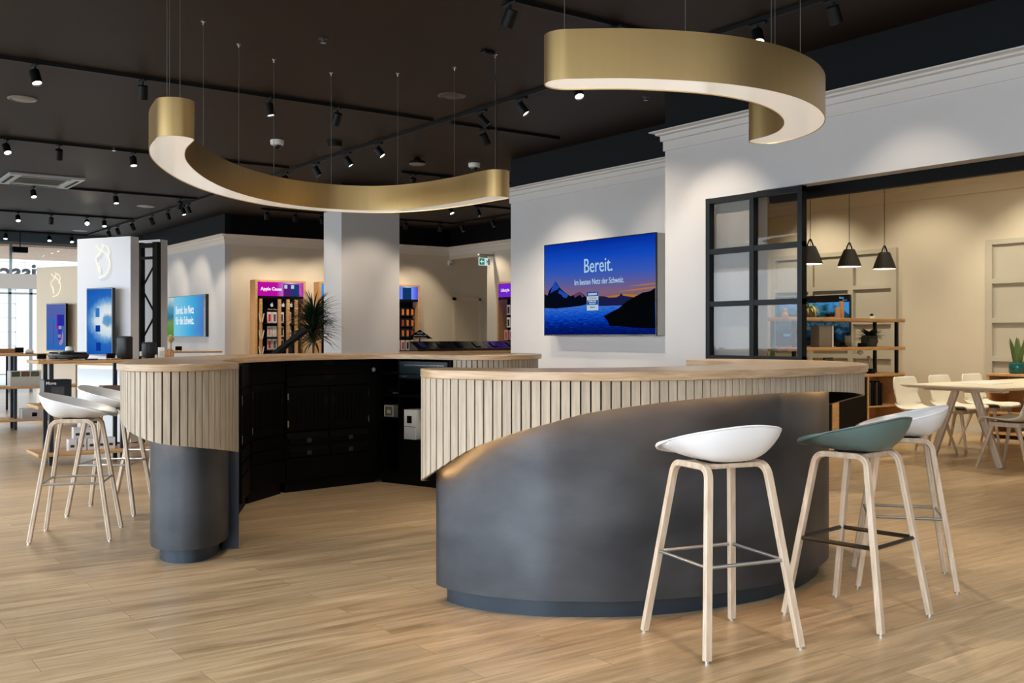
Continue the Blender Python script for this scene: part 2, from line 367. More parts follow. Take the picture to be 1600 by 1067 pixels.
# pillar
struct(MB().box(6.78, 7.75, 13.61, 14.2, 0, HC), 'wall_pillar', WHITE)
struct(MB().box(6.78, 7.75, 13.61, 14.2, HC, H), 'wall_pillar_upper', BAND)
# raised panelling on the meeting wall
def panelling(name, y0, y1, ncol):
    m = MB(); x0 = XB-.055; m.box(XB-.012, XB, y0, y1, 0, 2.36)
    zs = [2.36, 1.88, 1.40, .93, .46, .03]
    for z in zs: m.box(x0, XB, y0, y1, z-.03, z+.03)
    for k in range(ncol+1):
        y = y0+(y1-y0)*k/ncol; m.box(x0-.001, XB, y-.04, y+.04, 0, 2.39)
    return struct(m, name, mat('grey_beige_panelling', (188, 182, 166), .6))
panelling('trim_panelling_left', 8.08, 10.1, 3)
panelling('trim_panelling_right', 4.1, 6.76, 4)
# passage door
struct(MB().box(11.74, 12.32, LY-.03, LY, 0, 1.97), 'door_1', mat('beige_door', (204, 190, 166), .6))
struct(MB().box(11.68, 11.74, LY-.045, LY, 0, 2.03).box(12.32, 12.38, LY-.045, LY, 0, 2.03).box(11.68, 12.38, LY-.045, LY, 1.97, 2.03), 'trim_door_frame', mat('beige_door_frame', (212, 198, 174), .5))

# ---- window fronts
YG = 24.3
ALU = mat('grey_window_profile', (120, 124, 124), .4, .5)
f = MB(); f.box(-4.1, 6.74, YG-.03, YG+.05, 3.20, 3.26)
for X in [-3.0, -1.5, 0, 1.5, 3.0, 4.22, 5.95]: f.box(X-.025, X+.025, YG-.03, YG+.04, 2.55, 3.2)
for X in [-3.0, -1.5, 0, 1.5, 3.0, 4.2, 4.62, 5.9]: f.box(X-.03, X+.03, YG-.03, YG+.04, 0, 2.24)
f.box(-4.1, 6.74, YG-.03, YG+.05, 2.12, 2.16)
struct(f, 'window_1', ALU)
struct(MB().box(-4.1, 6.74, YG-.10, YG+.10, 2.24, 2.56), 'trim_transom', mat('grey_brown_transom', (142, 132, 122), .5))
struct(MB().box(-4.1, 6.74, YG-.05, YG+.1, 3.26, H), 'wall_window_head', mat('slate_blue_band', (58, 72, 80), .5))
struct(MB().box(-4.1, 6.74, YG+.0, YG+.01, 0, 3.2), 'window_1_glass', GLASS)
f = MB(); f.box(-4.2, -4.1, -3.2, 24.4, 3.1, H).box(-4.2, -4.1, -3.2, 24.4, 0, .15)
for Y in [-3.1, 2, 3.1, 7.5, 12, 13, 18, 22.1, 24.3]: f.box(-4.2, -4.1, Y-.1, Y+.1, 0, 3.1)
struct(f, 'window_2', ALU)
# outside
struct(MB().box(-6, 9, 24.45, 28.6, 3.17, 3.27), 'ceiling_canopy', wood('pink_beige_soffit_boards', (205, 170, 140), (222, 190, 160), (20, 1, 1), .6))
struct(MB().box(-30, 30, 24.45, 60, -.2, -.02), 'ground_street', mat('pale_street_paving', (196, 198, 200), .8, var=.05))
def facade():
    t = thing('building', (0, 0, 0), 0, 'pale stone building across the street, seen through the far shop windows', 'building')
    m = MB().box(-14, 14, 36, 37, 0, 14)
    for k in range(28): m.box(-14, 14, 35.96, 36, .45*k+.02, .45*k+.42)
    m.build('wall', mat('pale_ashlar_stone', (214, 216, 216), .8, var=.03), t)
    for X in (-6, -1.5, 3, 7.2, 10.5):
        a = MB(); out = [(X-.8, 0.6), (X+.8, .6), (X+.8, 3.0)]+[(X+.8*math.cos(q), 3.0+.8*math.sin(q)) for q in [PI*k/10 for k in range(1, 10)]]+[(X-.8, 3.0)]
        a.loft([[(x, 35.9, z) for x, z in out], [(x, 35.97, z) for x, z in out]], True, True)
        wn = a.build('window', mat('street_window_glass', (196, 206, 212), .3), t)
        MB().box(X-.03, X+.03, 35.86, 35.9, .6, 3.8).box(X-.8, X+.8, 35.86, 35.9, 2.97, 3.03).build('glazing_bar', SOFTW, wn)
facade()
sg = thing('storefront_letters', (0, 0, 0), 0, 'large black shop-name letters standing over the window transom, read backwards from inside', 'sign')
text('swisscom', .52, BLACKP, sg, (5.36, YG+.25, 2.45), align='LEFT', ext=.03, rot=(PI/2, 0, PI), bold=.012)
th = thing('ceiling_loudspeaker', (0, 0, 0), 0, 'small black box hanging in front of the upper far window', 'device')
X, d = onY(30, 24.0)
MB().cbox(X-.15, X+.15, 23.85, 24.0, 3.0, 3.12).build('case', BLACKP, th)
MB().tube([(X, 23.9, 3.12), (X, 23.9, H)], .01, 6).build('stem', BLACKP, th)

# ============================================================ THE TWO SERVICE COUNTERS
def skirt_mesh(ctrl, ztop, pitch=.041, gap=.0062, th=.012):
    P = resample(spline(ctrl, .02), pitch/4); n = (len(P)-1)//4; m = MB(); back = MB()
    XY = [C(p[0], p[1]) for p in P]
    off = offset(XY, SIDE*0.0)
    nrm = []
    for i in range(len(XY)):
        a = XY[max(i-1, 0)]; b = XY[min(i+1, len(XY)-1)]; l = math.dist(a, b); nrm.append(((b[1]-a[1])/l, -(b[0]-a[0])/l))
    for k in range(n):
        i0, i1 = 4*k, 4*k+4
        a, b = Vector(XY[i0]), Vector(XY[i1]); u = (b-a).normalized(); a2 = a+u*gap/2; b2 = b-u*gap/2
        nn = Vector((u.y, -u.x))*SIDE
        za, zb = P[i0][2], P[i1][2]
        o1, o2 = a2+nn*th, b2+nn*th
        v = [(a2.x,a2.y,za),(b2.x,b2.y,zb),(o2.x,o2.y,zb),(o1.x,o1.y,za),(a2.x,a2.y,ztop),(b2.x,b2.y,ztop),(o2.x,o2.y,ztop),(o1.x,o1.y,ztop)]
        m.add(v, [(0,3,2,1),(4,5,6,7),(0,1,5,4),(1,2,6,5),(2,3,7,6),(3,0,4,7)])
    r0, r1 = [], []
    rows = []
    for i, (x, y) in enumerate(XY):
        nx, ny = nrm[i][0]*SIDE, nrm[i][1]*SIDE; zb = P[i][2]
        rows.append([(x, y, zb+.002), (x, y, ztop), (x-nx*.012, y-ny*.012, ztop), (x-nx*.012, y-ny*.012, zb+.002)])
    back.loft(rows, True, True)
    return m, back, XY, P, nrm
SLABZ0, SLABZ1 = 1.019, 1.057
def counter(name, label, outer, inner, skirt, drum_out, drum_in, plinth_in=.05):
    t = thing(name, (0, 0, 0), 0, label, 'counter'); name_led = drum_out is not None
    O = [C(*p) for p in spline(outer, .03)]; I = [C(*p) for p in spline(inner, .03)]
    out = O+I
    ar = sum(out[i][0]*out[(i+1) % len(out)][1]-out[(i+1) % len(out)][0]*out[i][1] for i in range(len(out)))
    if ar < 0: out = out[::-1]
    MB().prism(out, SLABZ0, SLABZ1, .003).build('countertop', OAKT, t, 30)
    m, back, XY, P, nrm = skirt_mesh(skirt, SLABZ0)
    sk = m.build('slat_skirt', OAKS, t, 0); back.build('backing_panel', BLACKP, sk, 30)
    led = []
    for i in range(15 if name_led else 7, len(XY)-4, 3):
        if name_led and P[i][0] > 1.74: break
        if not name_led and P[i][0] < -2.02: break
        nx, ny = nrm[i][0]*SIDE, nrm[i][1]*SIDE
        led.append((XY[i][0]-nx*.027, XY[i][1]-ny*.027, P[i][2]+.020))
    MB().tube(led, .0035, 5).build('led_strip', WARMLED, sk)
    return t
SIDE = 1
# ---- right-hand island
outer2 = [(-.37, 4.745), (-.41, 4.68), (-.408, 4.58), (-.37, 4.47), (-.30, 4.385), (-.08, 4.255), (.15, 4.185), (.36, 4.165), (.55, 4.19), (.87, 4.32), (1.18, 4.53), (1.45, 4.78), (1.70, 5.05), (1.83, 5.27), (1.90, 5.5), (1.925, 5.75), (1.89, 6.05), (1.76, 6.32), (1.54, 6.52), (1.32, 6.62), (1.13, 6.65)]
inner2 = [(1.08, 6.35), (1.19, 6.15), (1.25, 5.88), (1.22, 5.60), (1.12, 5.36), (.98, 5.14), (.75, 4.92), (.46, 4.76), (.15, 4.67), (-.10, 4.68), (-.27, 4.755), (-.33, 4.765)]
skirt2 = [(-.35, 4.73, .54), (-.392, 4.66, .545), (-.395, 4.58, .56), (-.362, 4.49, .59), (-.29, 4.41, .645), (-.18, 4.335, .719), (-.08, 4.287, .765), (.055, 4.245, .814), (.169, 4.222, .847), (.281, 4.205, .88), (.394, 4.20, .901), (.53, 4.22, .918), (.66, 4.258, .932), (.87, 4.355, .944), (1.12, 4.53, .948), (1.42, 4.81, .942), (1.66, 5.06, .925), (1.80, 5.28, .902), (1.87, 5.5, .88), (1.89, 5.75, .85), (1.855, 6.03, .80), (1.735, 6.29, .75), (1.52, 6.48, .70), (1.32, 6.58, .67), (1.16, 6.61, .64)]
drum2o = [(-.30, 4.74), (-.34, 4.69), (-.342, 4.64), (-.307, 4.58), (-.24, 4.51), (-.146, 4.446), (-.025, 4.39), (.125, 4.346), (.273, 4.335), (.45, 4.335), (.60, 4.36), (.85, 4.445), (1.15, 4.615), (1.28, 4.73), (1.42, 4.885), (1.516, 5.03), (1.585, 5.15), (1.63, 5.27), (1.665, 5.48), (1.67, 5.7), (1.61, 6.0), (1.46, 6.25), (1.22, 6.42)]
drum2i = [(1.14, 6.3), (1.27, 6.02), (1.31, 5.75), (1.22, 5.45), (1.02, 5.18), (.75, 4.98), (.4, 4.83), (.05, 4.77), (-.22, 4.79)]
t2 = counter('service_counter', 'curved counter whose slatted skirt sweeps up over the large dark steel drum', outer2, inner2, skirt2, drum2o, drum2i)
o = [C(*p) for p in spline(drum2o, .02)+spline(drum2i, .04)]
ar = sum(o[i][0]*o[(i+1) % len(o)][1]-o[(i+1) % len(o)][0]*o[i][1] for i in range(len(o)))
if ar < 0: o = o[::-1]
MB().prism(o, .078, 1.018).build('drum_base', PATINA, t2, 30)
MB().prism(offset(o, .05, True), 0, .08).build('plinth', mat('dark_blue_steel_plinth', (52, 62, 72), .42, .5), t2, 30)
# ---- left-hand island
outer1 = [(-1.523, 5.71), (-1.545, 5.56), (-1.60, 5.42), (-1.70, 5.31), (-1.80, 5.27), (-1.90, 5.28), (-2.02, 5.36), (-2.12, 5.50), (-2.195, 5.70), (-2.27, 6.0), (-2.36, 6.4), (-2.41, 6.9), (-2.38, 7.4), (-2.28, 7.9), (-2.12, 8.35), (-1.87, 8.7), (-1.45, 9.0), (-1.0, 9.15), (-.49, 9.15), (-.05, 9.0), (.17, 8.8), (.245, 8.55), (.2, 8.25), (.08, 8.02), (-.08, 7.88), (-.27, 7.835), (-.42, 7.88), (-.5, 7.97)]
inner1 = [(-.55, 8.03), (-.69, 8.17), (-.936, 8.30), (-1.18, 8.25), (-1.463, 7.98), (-1.65, 7.68), (-1.79, 7.32), (-1.84, 6.9), (-1.81, 6.45), (-1.70, 6.05), (-1.56, 5.78)]
skirt1 = [(-1.537, 5.72, .557), (-1.565, 5.565, .583), (-1.62, 5.45, .605), (-1.71, 5.345, .628), (-1.80, 5.305, .643), (-1.90, 5.32, .668), (-2.0, 5.39, .70), (-2.09, 5.52, .74), (-2.16, 5.68, .79), (-2.215, 5.85, .835), (-2.29, 6.2, .88), (-2.36, 6.6, .91), (-2.38, 7.0, .92), (-2.34, 7.5, .92), (-2.22, 7.95, .9), (-2.05, 8.35, .88), (-1.82, 8.64, .86), (-1.42, 8.95, .82), (-1.0, 9.11, .78), (-.5, 9.11, .72), (-.08, 8.97, .68), (.13, 8.78, .65), (.205, 8.55, .63), (.165, 8.27, .62), (.05, 8.05, .62), (-.09, 7.92, .62), (-.27, 7.875, .62), (-.41, 7.915, .62), (-.46, 7.97, .62)]
SIDE = -1
t1 = counter('service_counter', 'smaller end of the curved counter with dark cabinets inside, white stools on its far left', outer1, inner1, skirt1, None, None)
t1['label'] = 'curved C-shaped counter with black cabinets along its inner side and rounded slatted ends'
drum1 = [(-1.60, 5.80), (-1.586, 5.72), (-1.583, 5.62), (-1.592, 5.52), (-1.62, 5.44), (-1.68, 5.385), (-1.78, 5.37), (-1.87, 5.41), (-1.94, 5.50), (-1.99, 5.64), (-2.03, 5.85), (-2.10, 6.2), (-2.17, 6.6), (-2.2, 7.0), (-2.16, 7.5), (-2.06, 7.9), (-1.9, 8.25), (-1.68, 8.55), (-1.35, 8.8), (-.98, 8.94), (-.5, 8.94), (-.15, 8.8), (-.0, 8.55), (-.05, 8.25), (-.25, 8.08), (-.42, 8.06)]
dd = [C(*p) for p in spline(drum1, .02)]
di = offset(dd, .04*-1)
def wallmesh(a, b, z0, z1): return MB().loft([[(p[0],p[1],z0),(p[0],p[1],z1),(q[0],q[1],z1),(q[0],q[1],z0)] for p, q in zip(a, b)], True, True)
cx, cy = C(-1.0, 7.2)
if math.dist(di[60], (cx, cy)) > math.dist(dd[60], (cx, cy)): di = offset(dd, .04)
wallmesh(dd, di, .078, 1.018).build('drum_base', PATINA, t1, 30)
sgn = 1 if di[5] == offset(dd, .04)[5] else -1
wallmesh(offset(dd, .05*sgn)[4:-6], offset(dd, .08*sgn)[4:-6], 0, .08).build('plinth', MATS['dark_blue_steel_plinth'], t1, 30)
a = [C(*p) for p in [(-1.64, 5.80), (-1.547, 5.80), (-1.575, 5.90), (-1.80, 6.72), (-1.88, 6.72)]]
MB().prism(a, 0, SLABZ0).build('end_panel', PANELB, t1, 30)

# ---- black cabinets inside the left island
def cabinet(p, q, label, kind):
    A, B = Vector(C(*p)), Vector(C(*q)); w = (B-A).length; u = (B-A)/w
    # local x runs along the front, local -y faces the customer side
    t = thing('storage_cabinet', (A.x, A.y, 0), math.atan2(u.y, u.x), label, 'cabinet', 'black cabinets inside the counter')
    dep = .26
    def bod(z0, z1, name='body'):
        return MB().loft([[(0.004,0,z0),(w-.004,0,z0),(w-.06,dep,z0),(.06,dep,z0)], [(.004,0,z1),(w-.004,0,z1),(w-.06,dep,z1),(.06,dep,z1)]], True, True)
    MB().box(.02, w-.02, .02, .1, 0, .085).build('toe_kick', CABD, t)
    g = .004
    def drawer(x0, x1, z0, z1, slot=True, lab=None):
        d = MB().cbox(x0+g, x1-g, -.018, 0, z0+g, z1-g, .002).build('drawer', CAB, t, 0, lab)
        if slot: MB().box((x0+x1)/2-.04, (x0+x1)/2+.04, -.0195, -.017, z1-.032, z1-g).build('handle_slot', CABD, d)
        return d
    def door(x0, x1, z0, z1, hinge_left, grooves=True):
        d = MB().cbox(x0+g, x1-g, -.018, 0, z0+g, z1-g, .002).build('door', CAB, t, 0)
        if grooves:
            n = max(4, int((x1-x0)/.035)-3); m = MB()
            for k in range(n):
                x = x0+.06+(x1-x0-.12)*k/(n-1); m.box(x-.005, x+.005, -.0235, -.018, z0+.06, z1-.05)
            m.build('ribs', CAB, d, 0)
        hx = x0+.012 if hinge_left else x1-.012
        for zz in (z0+.06, z1-.07): MB().box(hx-.006, hx+.006, -.022, -.016, zz-.025, zz+.025).build('hinge', CHROME, d, 0)
        xx = x1-.035 if hinge_left else x0+.035
        MB().box(xx-.02, xx+.02, -.0195, -.017, (z0+z1)/2+.02, (z0+z1)/2+.09).build('handle_slot', CABD, d, 0)
        return d
    if kind == 'wide':
        bod(.085, SLABZ0).build('body', CAB, t, 0)
        x0, x1 = .01, w-.10
        drawer(x0, x1, .90, 1.012); drawer(x0, x1, .81, .90)
        mid = (x0+x1)/2
        door(x0, mid, .47, .81, True); door(mid, x1, .47, .81, False)
        for zz in (.365, .27):
            for a0, a1 in ((x0, mid), (mid, x1)):
                MB().box(a0+.01, a1-.01, -.012, 0, zz, zz+.09).build('tray_recess', CABD, t, 0)
                e = MB().cbox(a0+.02, a1-.02, -.03, -.012, zz, zz+.055, .003).build('tray_front', CAB, t, 0)
                MB().box((a0+a1)/2-.02, (a0+a1)/2+.02, -.033, -.03, zz+.015, zz+.045).build('handle_plate', mat('dull_grey_metal', (60, 66, 72), .4, .6), e, 0)
        drawer(x0, x1, .09, .27, False)
        MB().lathe([(0, 0), (.017, 0), (.017, .006), (0, .008)], 16, M=Matrix.Translation((w-.05, 0, .93)) @ Matrix.Rotation(PI/2, 4, 'X')).build('lock', mat('pale_grey_lock', (180, 180, 180), .4, .3), t)
    elif kind == 'narrow':
        bod(.085, SLABZ0).build('body', CAB, t, 0)
        drawer(.01, w-.01, .85, 1.012); door(.01, w-.03, .46, .85, True)
        for zz in (.36, .27): drawer(.02, w-.03, zz, zz+.085, False)
        drawer(.01, w-.01, .09, .265, False)
    else:  # open shelves
        m = MB(); m.box(0, .02, 0, dep, .085, SLABZ0).box(w-.02, w, 0, dep, .085, SLABZ0).box(.22, .24, 0, dep, .085, SLABZ0).box(0, w, dep, dep+.01, .085, SLABZ0).box(0, w, 0, dep, .085, .10)
        m.build('body', CAB, t, 0)
        for x0, x1, z in ((.02, .22, .90), (.02, .22, .72), (.02, .22, .53), (.24, w-.02, .86), (.24, w-.02, .72), (.24, w-.02, .36)):
            MB().box(x0, x1, .005, dep, z-.009, z+.009).build('shelf', CAB, t, 0)
        dr = MB().cbox(.245, w-.03, -.012, .2, .90, 1.0, .002).build('drawer', mat('blue_black_lacquer', (24, 36, 42), .3), t, 0)
        MB().box(.3, w-.06, -.018, -.012, .965, .975).build('handle_groove', CHROME, dr, 0)
        dr = MB().cbox(.245, w-.03, -.012, .2, .865, .895, .002).build('drawer', MATS['blue_black_lacquer'], t, 0)
        MB().box(.26, .30, -.03, -.012, .875, .887).build('handle', CHROME, dr, 0)
        MB().cbox(.245, w-.03, 0, .01, .1, .35, .002).build('door', CAB, t, 0)
    return t, A, u
cabinet((-1.80, 6.75), (-1.888, 7.33), 'narrow black cabinet right behind the rounded end of the slatted counter', 'narrow')
cabinet((-1.888, 7.33), (-1.744, 7.84), 'narrow black cabinet with metal hinges, just beside the wide cabinet', 'narrow')
cabinet((-1.744, 7.84), (-1.105, 8.46), 'wide black cabinet with two ribbed doors and a round lock at its upper corner', 'wide')
ct, cA, cu = cabinet((-1.105, 8.46), (-.475, 8.0), 'black open-shelf cabinet holding a metal cash box and a white carton', 'open')
def in_cab(name, x, z, label, cat):
    p = cA+cu*x; n = Vector((-cu.y, cu.x)); p = p+n*.10
    return thing(name, (p.x, p.y, z), math.atan2(cu.y, cu.x), label, cat)
t = in_cab('cash_box', .13, .54, 'small grey metal box with a framed lock on the open black shelf', 'box')
MB().cbox(-.085, .085, -.08, .10, 0, .10).build('body', mat('grey_metal_box', (130, 130, 128), .4, .5), t)
MB().box(-.08, .02, -.083, -.08, .005, .012).box(-.08, .02, -.083, -.08, .085, .095).box(-.08, -.072, -.083, -.08, .005, .095).box(.012, .02, -.083, -.08, .005, .095).box(-.05, -.01, -.084, -.08, .03, .06).build('lock_frame', mat('cream_metal', (214, 204, 180), .4, .3), t)
t = in_cab('carton', .32, .371, 'white carton with a black label low in the open black shelf', 'box')
MB().cbox(-.045, .08, -.09, .08, 0, .24, .002).build('box', SOFTW, t)
MB().box(-.01, .04, -.0925, -.09, .13, .19).build('label', BLACKP, t)
MB().box(-.045, .08, -.0915, -.09, .10, .104).build('lid_seam', DARKG, t)
t = in_cab('black_device', .13, .731, 'small black device with a pale edge on the upper open shelf', 'device')
MB().cbox(-.07, .07, -.06, .06, 0, .05).build('case', CAB, t); MB().box(-.0, .06, -.063, -.06, .004, .012).build('edge', mat('dull_pale_edge', (120, 120, 110), .5), t)

# ============================================================ BAR STOOLS
def rounded_path(pts, r, n=6):
    P = [Vector(p) for p in pts]; out = [P[0]]
    for i in range(1, len(P)-1):
        a = (P[i-1]-P[i]).normalized(); b = (P[i+1]-P[i]).normalized(); ang = a.angle(b); dd_ = r/math.tan(ang/2)
        p1, p2 = P[i]+a*dd_, P[i]+b*dd_
        for k in range(n+1):
            t = k/n; out.append(p1*(1-t)**2+P[i]*2*t*(1-t)+p2*t*t)
    out.append(P[-1]); return out
def stool(loc, ang, shell, rod, label, square=False):
    t = thing('bar_stool', (loc[0], loc[1], 0), ang, label, 'bar stool', 'bar stools around the counters')
    # seat shell: x forward
    def prof(th, rho):
        c, s = math.cos(th), math.sin(th)
        ex = 2.6; k = (abs(c)**ex+abs(s)**ex)**(-1/ex)
        a = .195 if c < 0 else .200; b = .228
        x = rho*k*c*a; y = rho*k*s*b
        back = max(0, -c)
        rim = .768+.046*(0.5-0.5*c)**.8+.052*(max(0, (0.55-c)/1.55))**1.6
        if c > .3: rim -= .025*((c-.3)/.7)**1.5
        z0 = .722
        z = z0+(rim-z0)*min(rho, 1)**(2.5+2.0*back-1.1*max(0, c))
        if c > 0: z = z-.012*c*math.sin(rho*PI)
        # the back leans outwards a little
        sh = .80+.20*rho
        roll = max(0, rho-1)
        if roll:
            R_ = .004+.015*max(0, c)**.7; ph = roll/.15*2.3; x /= rho; y /= rho; l = math.hypot(x, y)
            x += x/l*R_*math.sin(ph); y += y/l*R_*math.sin(ph); z -= R_*(1-math.cos(ph))
        return (x+.012-.055*(1-min(rho, 1))-.02*back*min(rho, 1)**3, y, z)
    NU, NR = 56, 12
    m = MB(); v = [(-.043, 0, .722)]
    NR += 3
    for j in range(1, NR+1):
        for i in range(NU): v.append(prof(2*PI*i/NU, (j/(NR-3))**.85 if j <= NR-3 else 1+.05*(j-NR+3)))
    f = [(0, 1+i, 1+(i+1) % NU) for i in range(NU)]
    for j in range(NR-1):
        for i in range(NU):
            k = (i+1) % NU; f.append((1+j*NU+i, 1+(j+1)*NU+i, 1+(j+1)*NU+k, 1+j*NU+k))
    m.add(v, f); s = m.build('seat', shell, t, 60)
    md = s.modifiers.new('thickness', 'SOLIDIFY'); md.thickness = .009; md.offset = -1
    ztop = .700
    for sy in (-1, 1):
        P = [(-.22, sy*.215, .007), (-.115, sy*.135, ztop), (.115, sy*.135, ztop), (.22, sy*.215, .007)]
        path = rounded_path(P, .055, 7)
        # densify straight legs
        side = Vector((1, 0, 0)).cross(Vector((-.105, sy*.08, -.69)).normalized()).normalized()*-sy
        A_, B_ = Vector(P[0]), Vector(P[1]); nrm_ = (Vector(P[1])-Vector(P[2])).cross(Vector(P[0])-Vector(P[1])).normalized()
        MB().strip(path, .031, .024, nrm_).build('leg_pair', OAKP, t, 30)
        for sx in (-1, 1): MB().cyl((sx*.221, sy*.2155), .011, 0, .009, 12).build('glide', CHROME, t)
    for sx in (-1, 1): MB().cbox(sx*.07-.017, sx*.07+.017, -.15, .15, .690, .708, .004).build('crossbar', OAKP, t)
    MB().cbox(-.07, .07, -.07, .07, .705, .722, .004).build('mounting_plate', BLK, t)
    k = .47; rx, ry, rz_ = .22-.105*k, .215-.08*k, .335
    R = [(-rx, -ry, rz_), (rx, -ry, rz_), (rx, ry, rz_), (-rx, ry, rz_)]
    fr = MB()
    for i in range(4):
        fr.tube([R[i], R[(i+1) % 4]], 0.0072 if not square else .0095, 10 if not square else 4)
    fr.build('footrest', rod, t)
    return t
def facing(r, d): x, y = C(r, d); return math.atan2(y, x)
BR = mat('black_rod', (14, 16, 18), .4)
stool(C(.825, 4.055), facing(-.405, .914), WPL, STEEL, 'white-shelled bar stool alone in front of the large steel drum')
stool(C(1.488, 4.417), facing(-.68, .73), GPL, BR, 'grey-green bar stool with a black footrest', True)
stool(C(1.93, 5.06), facing(-.96, .27), WPL, STEEL, 'white bar stool partly hidden behind the grey-green one')
stool(C(-2.63, 6.19), facing(.976, .216), WPL, STEEL, 'white bar stool standing clear in front of the display shelves, whole seat in view')
stool(C(-2.765, 7.07), facing(1, .04), WPL, STEEL, 'white bar stool whose seat disappears behind the slatted counter end')
stool(C(-2.76, 8.0), facing(.97, -.24), WPL, STEEL, 'bar stool of which only pale legs show below the slatted skirt')

# ============================================================ RING LAMPS
def arc_lamp(label, ctr, cables, hook=None):
    t = thing('arc_pendant_lamp', (0, 0, 0), 0, label, 'pendant lamp', 'gold arc lamps over the counters')
    P = [C(*p) for p in resample(spline(ctr, .03), .04)]; hw = .1
    A = offset(P, hw); B = offset(P, -hw)
    def cap(c, p, q, n=14):    # semicircle from p to q about c, bulging outwards
        a0 = math.atan2(p[1]-c[1], p[0]-c[0]); a1 = math.atan2(q[1]-c[1], q[0]-c[0]); return a0, a1
    def semi(c, p, sgn):
        a0 = math.atan2(p[1]-c[1], p[0]-c[0]); return [(c[0]+hw*math.cos(a0+sgn*PI*k/14), c[1]+hw*math.sin(a0+sgn*PI*k/14)) for k in range(1, 14)]
    e = P[-1]; s = P[0]
    out = A+semi(e, A[-1], -1)+B[::-1]+semi(s, B[0], -1)
    ar = sum(out[i][0]*out[(i+1) % len(out)][1]-out[(i+1) % len(out)][0]*out[i][1] for i in range(len(out)))
    if ar < 0: out = out[::-1]
    z0, z1 = 2.265, 2.47
    ins = offset(out, .004, True)
    m = MB().loft([[(x, y, z0+.006) for x, y in ins], [(x, y, z0) for x, y in ins], [(x, y, z0) for x, y in out], [(x, y, z1) for x, y in out]], True, False)
    n = len(out); base = 3*n
    m.f.append(tuple(base+k for k in range(n)))
    m.build('metal_band', GOLD, t, 40)
    dfm = MB().prism(ins, z0+.004, z0+.012)
    dfm.build('diffuser', LAMPW, t, 0)
    for r, d in cables:
        x, y = C(r, d)
        cb = MB().tube([(x, y, z1), (x, y, H-.01)], .0018, 5).build('suspension_cable', mat('thin_steel_wire', (120, 118, 112), .4, .8), t)
        MB().lathe([(0, -.03), (.007, -.028), (.009, -.01), (.016, -.004), (.016, 0)], 12, (x, y, H)).build('ceiling_mount', CHROME, cb)
    if hook:
        x, y = C(*hook)
        MB().tube([(x+.012, y, z1), (x+.012, y, H-.25), (x-.02, y, H-.12), (x-.06, y, H-.03)], .004, 6).build('power_cable', BLK, t)
        MB().cbox(x-.12, x-.02, y-.03, y+.03, H-.03, H, .004).build('power_box', BLK, t)
    return t
arc_lamp('gold arc lamp above the nearer counter, its rounded end pointing left',
    [(.235, 4.325), (.45, 4.315), (.62, 4.335), (.82, 4.385), (1.0, 4.47), (1.17, 4.60), (1.31, 4.77), (1.41, 4.96), (1.465, 5.15), (1.475, 5.33), (1.44, 5.48), (1.39, 5.57)],
    [(.228, 4.45), (.75, 4.43), (1.18, 4.66), (1.36, 4.83), (1.40, 5.45)])
arc_lamp('gold arc lamp curving over the counter with black cabinets, longer of the two',
    [(-1.815, 5.52), (-1.95, 5.80), (-2.06, 6.15), (-2.135, 6.6), (-2.165, 7.05), (-2.14, 7.5), (-2.04, 7.95), (-1.86, 8.33), (-1.55, 8.62), (-1.15, 8.73), (-.76, 8.57), (-.43, 8.26), (-.2, 7.97), (-.12, 7.87)],
    [(-.133, 8.16), (-.48, 8.55), (-.975, 8.74), (-1.54, 8.72), (-1.93, 8.3), (-2.1, 7.87), (-2.2, 7.3), (-2.0, 5.98), (-1.835, 5.66), (-1.86, 5.52)], hook=(-.133, 8.10))

# ============================================================ CEILING: TRACKS AND SPOTS
def track(x0, y0, x1, y1, label):
    w = .018
    if abs(x1-x0) > abs(y1-y0): m = MB().box(min(x0,x1), max(x0,x1), y0-w, y0+w, H-.032, H)
    else: m = MB().box(x0-w, x0+w, min(y0,y1), max(y0,y1), H-.032, H)
    return tag(m.build('ceiling_track', BLK), label, 'light track', 'black light tracks on the ceiling')
TX = 5.65
track(TX, 1.5, TX, 23.6, 'long black light track running the depth of the shop under the ceiling')
track(-3.5, 9.03, 5.53, 9.03, 'black light track crossing behind the far arc lamp, meeting the long track')
track(5.77, 9.03, 7.2, 9.03, 'short black light track beyond the long track, towards the screen wall')
track(-3.5, 5.5, 5.5, 5.5, 'black light track passing over the nearer arc lamp, cut by the top of the photo')
track(-3.5, 12.68, 5.55, 12.68, 'black light track between the round grille and the ceiling air unit')
track(-3.5, 16.42, 5.6, 16.42, 'black light track running right along the ceiling air unit')
track(-3.5, 20.0, 5.6, 20.0, 'black light track second nearest to the far windows')
track(-3.5, 23.75, 5.7, 23.75, 'black light track closest to the far windows')
track(6.93, 12.12, 9.5, 12.12, 'black light track between pillar and screen wall')
track(6.95, 17.05, 10.95, 17.05, 'black light track parallel to the accessory wall')
track(10.95, 11.0, 10.95, 17.05, 'black light track above the purple-headed accessory cabinet')
track(8.9, 14.5, 10.7, 14.5, 'short black light track over the phone display table')
SPROTO = None
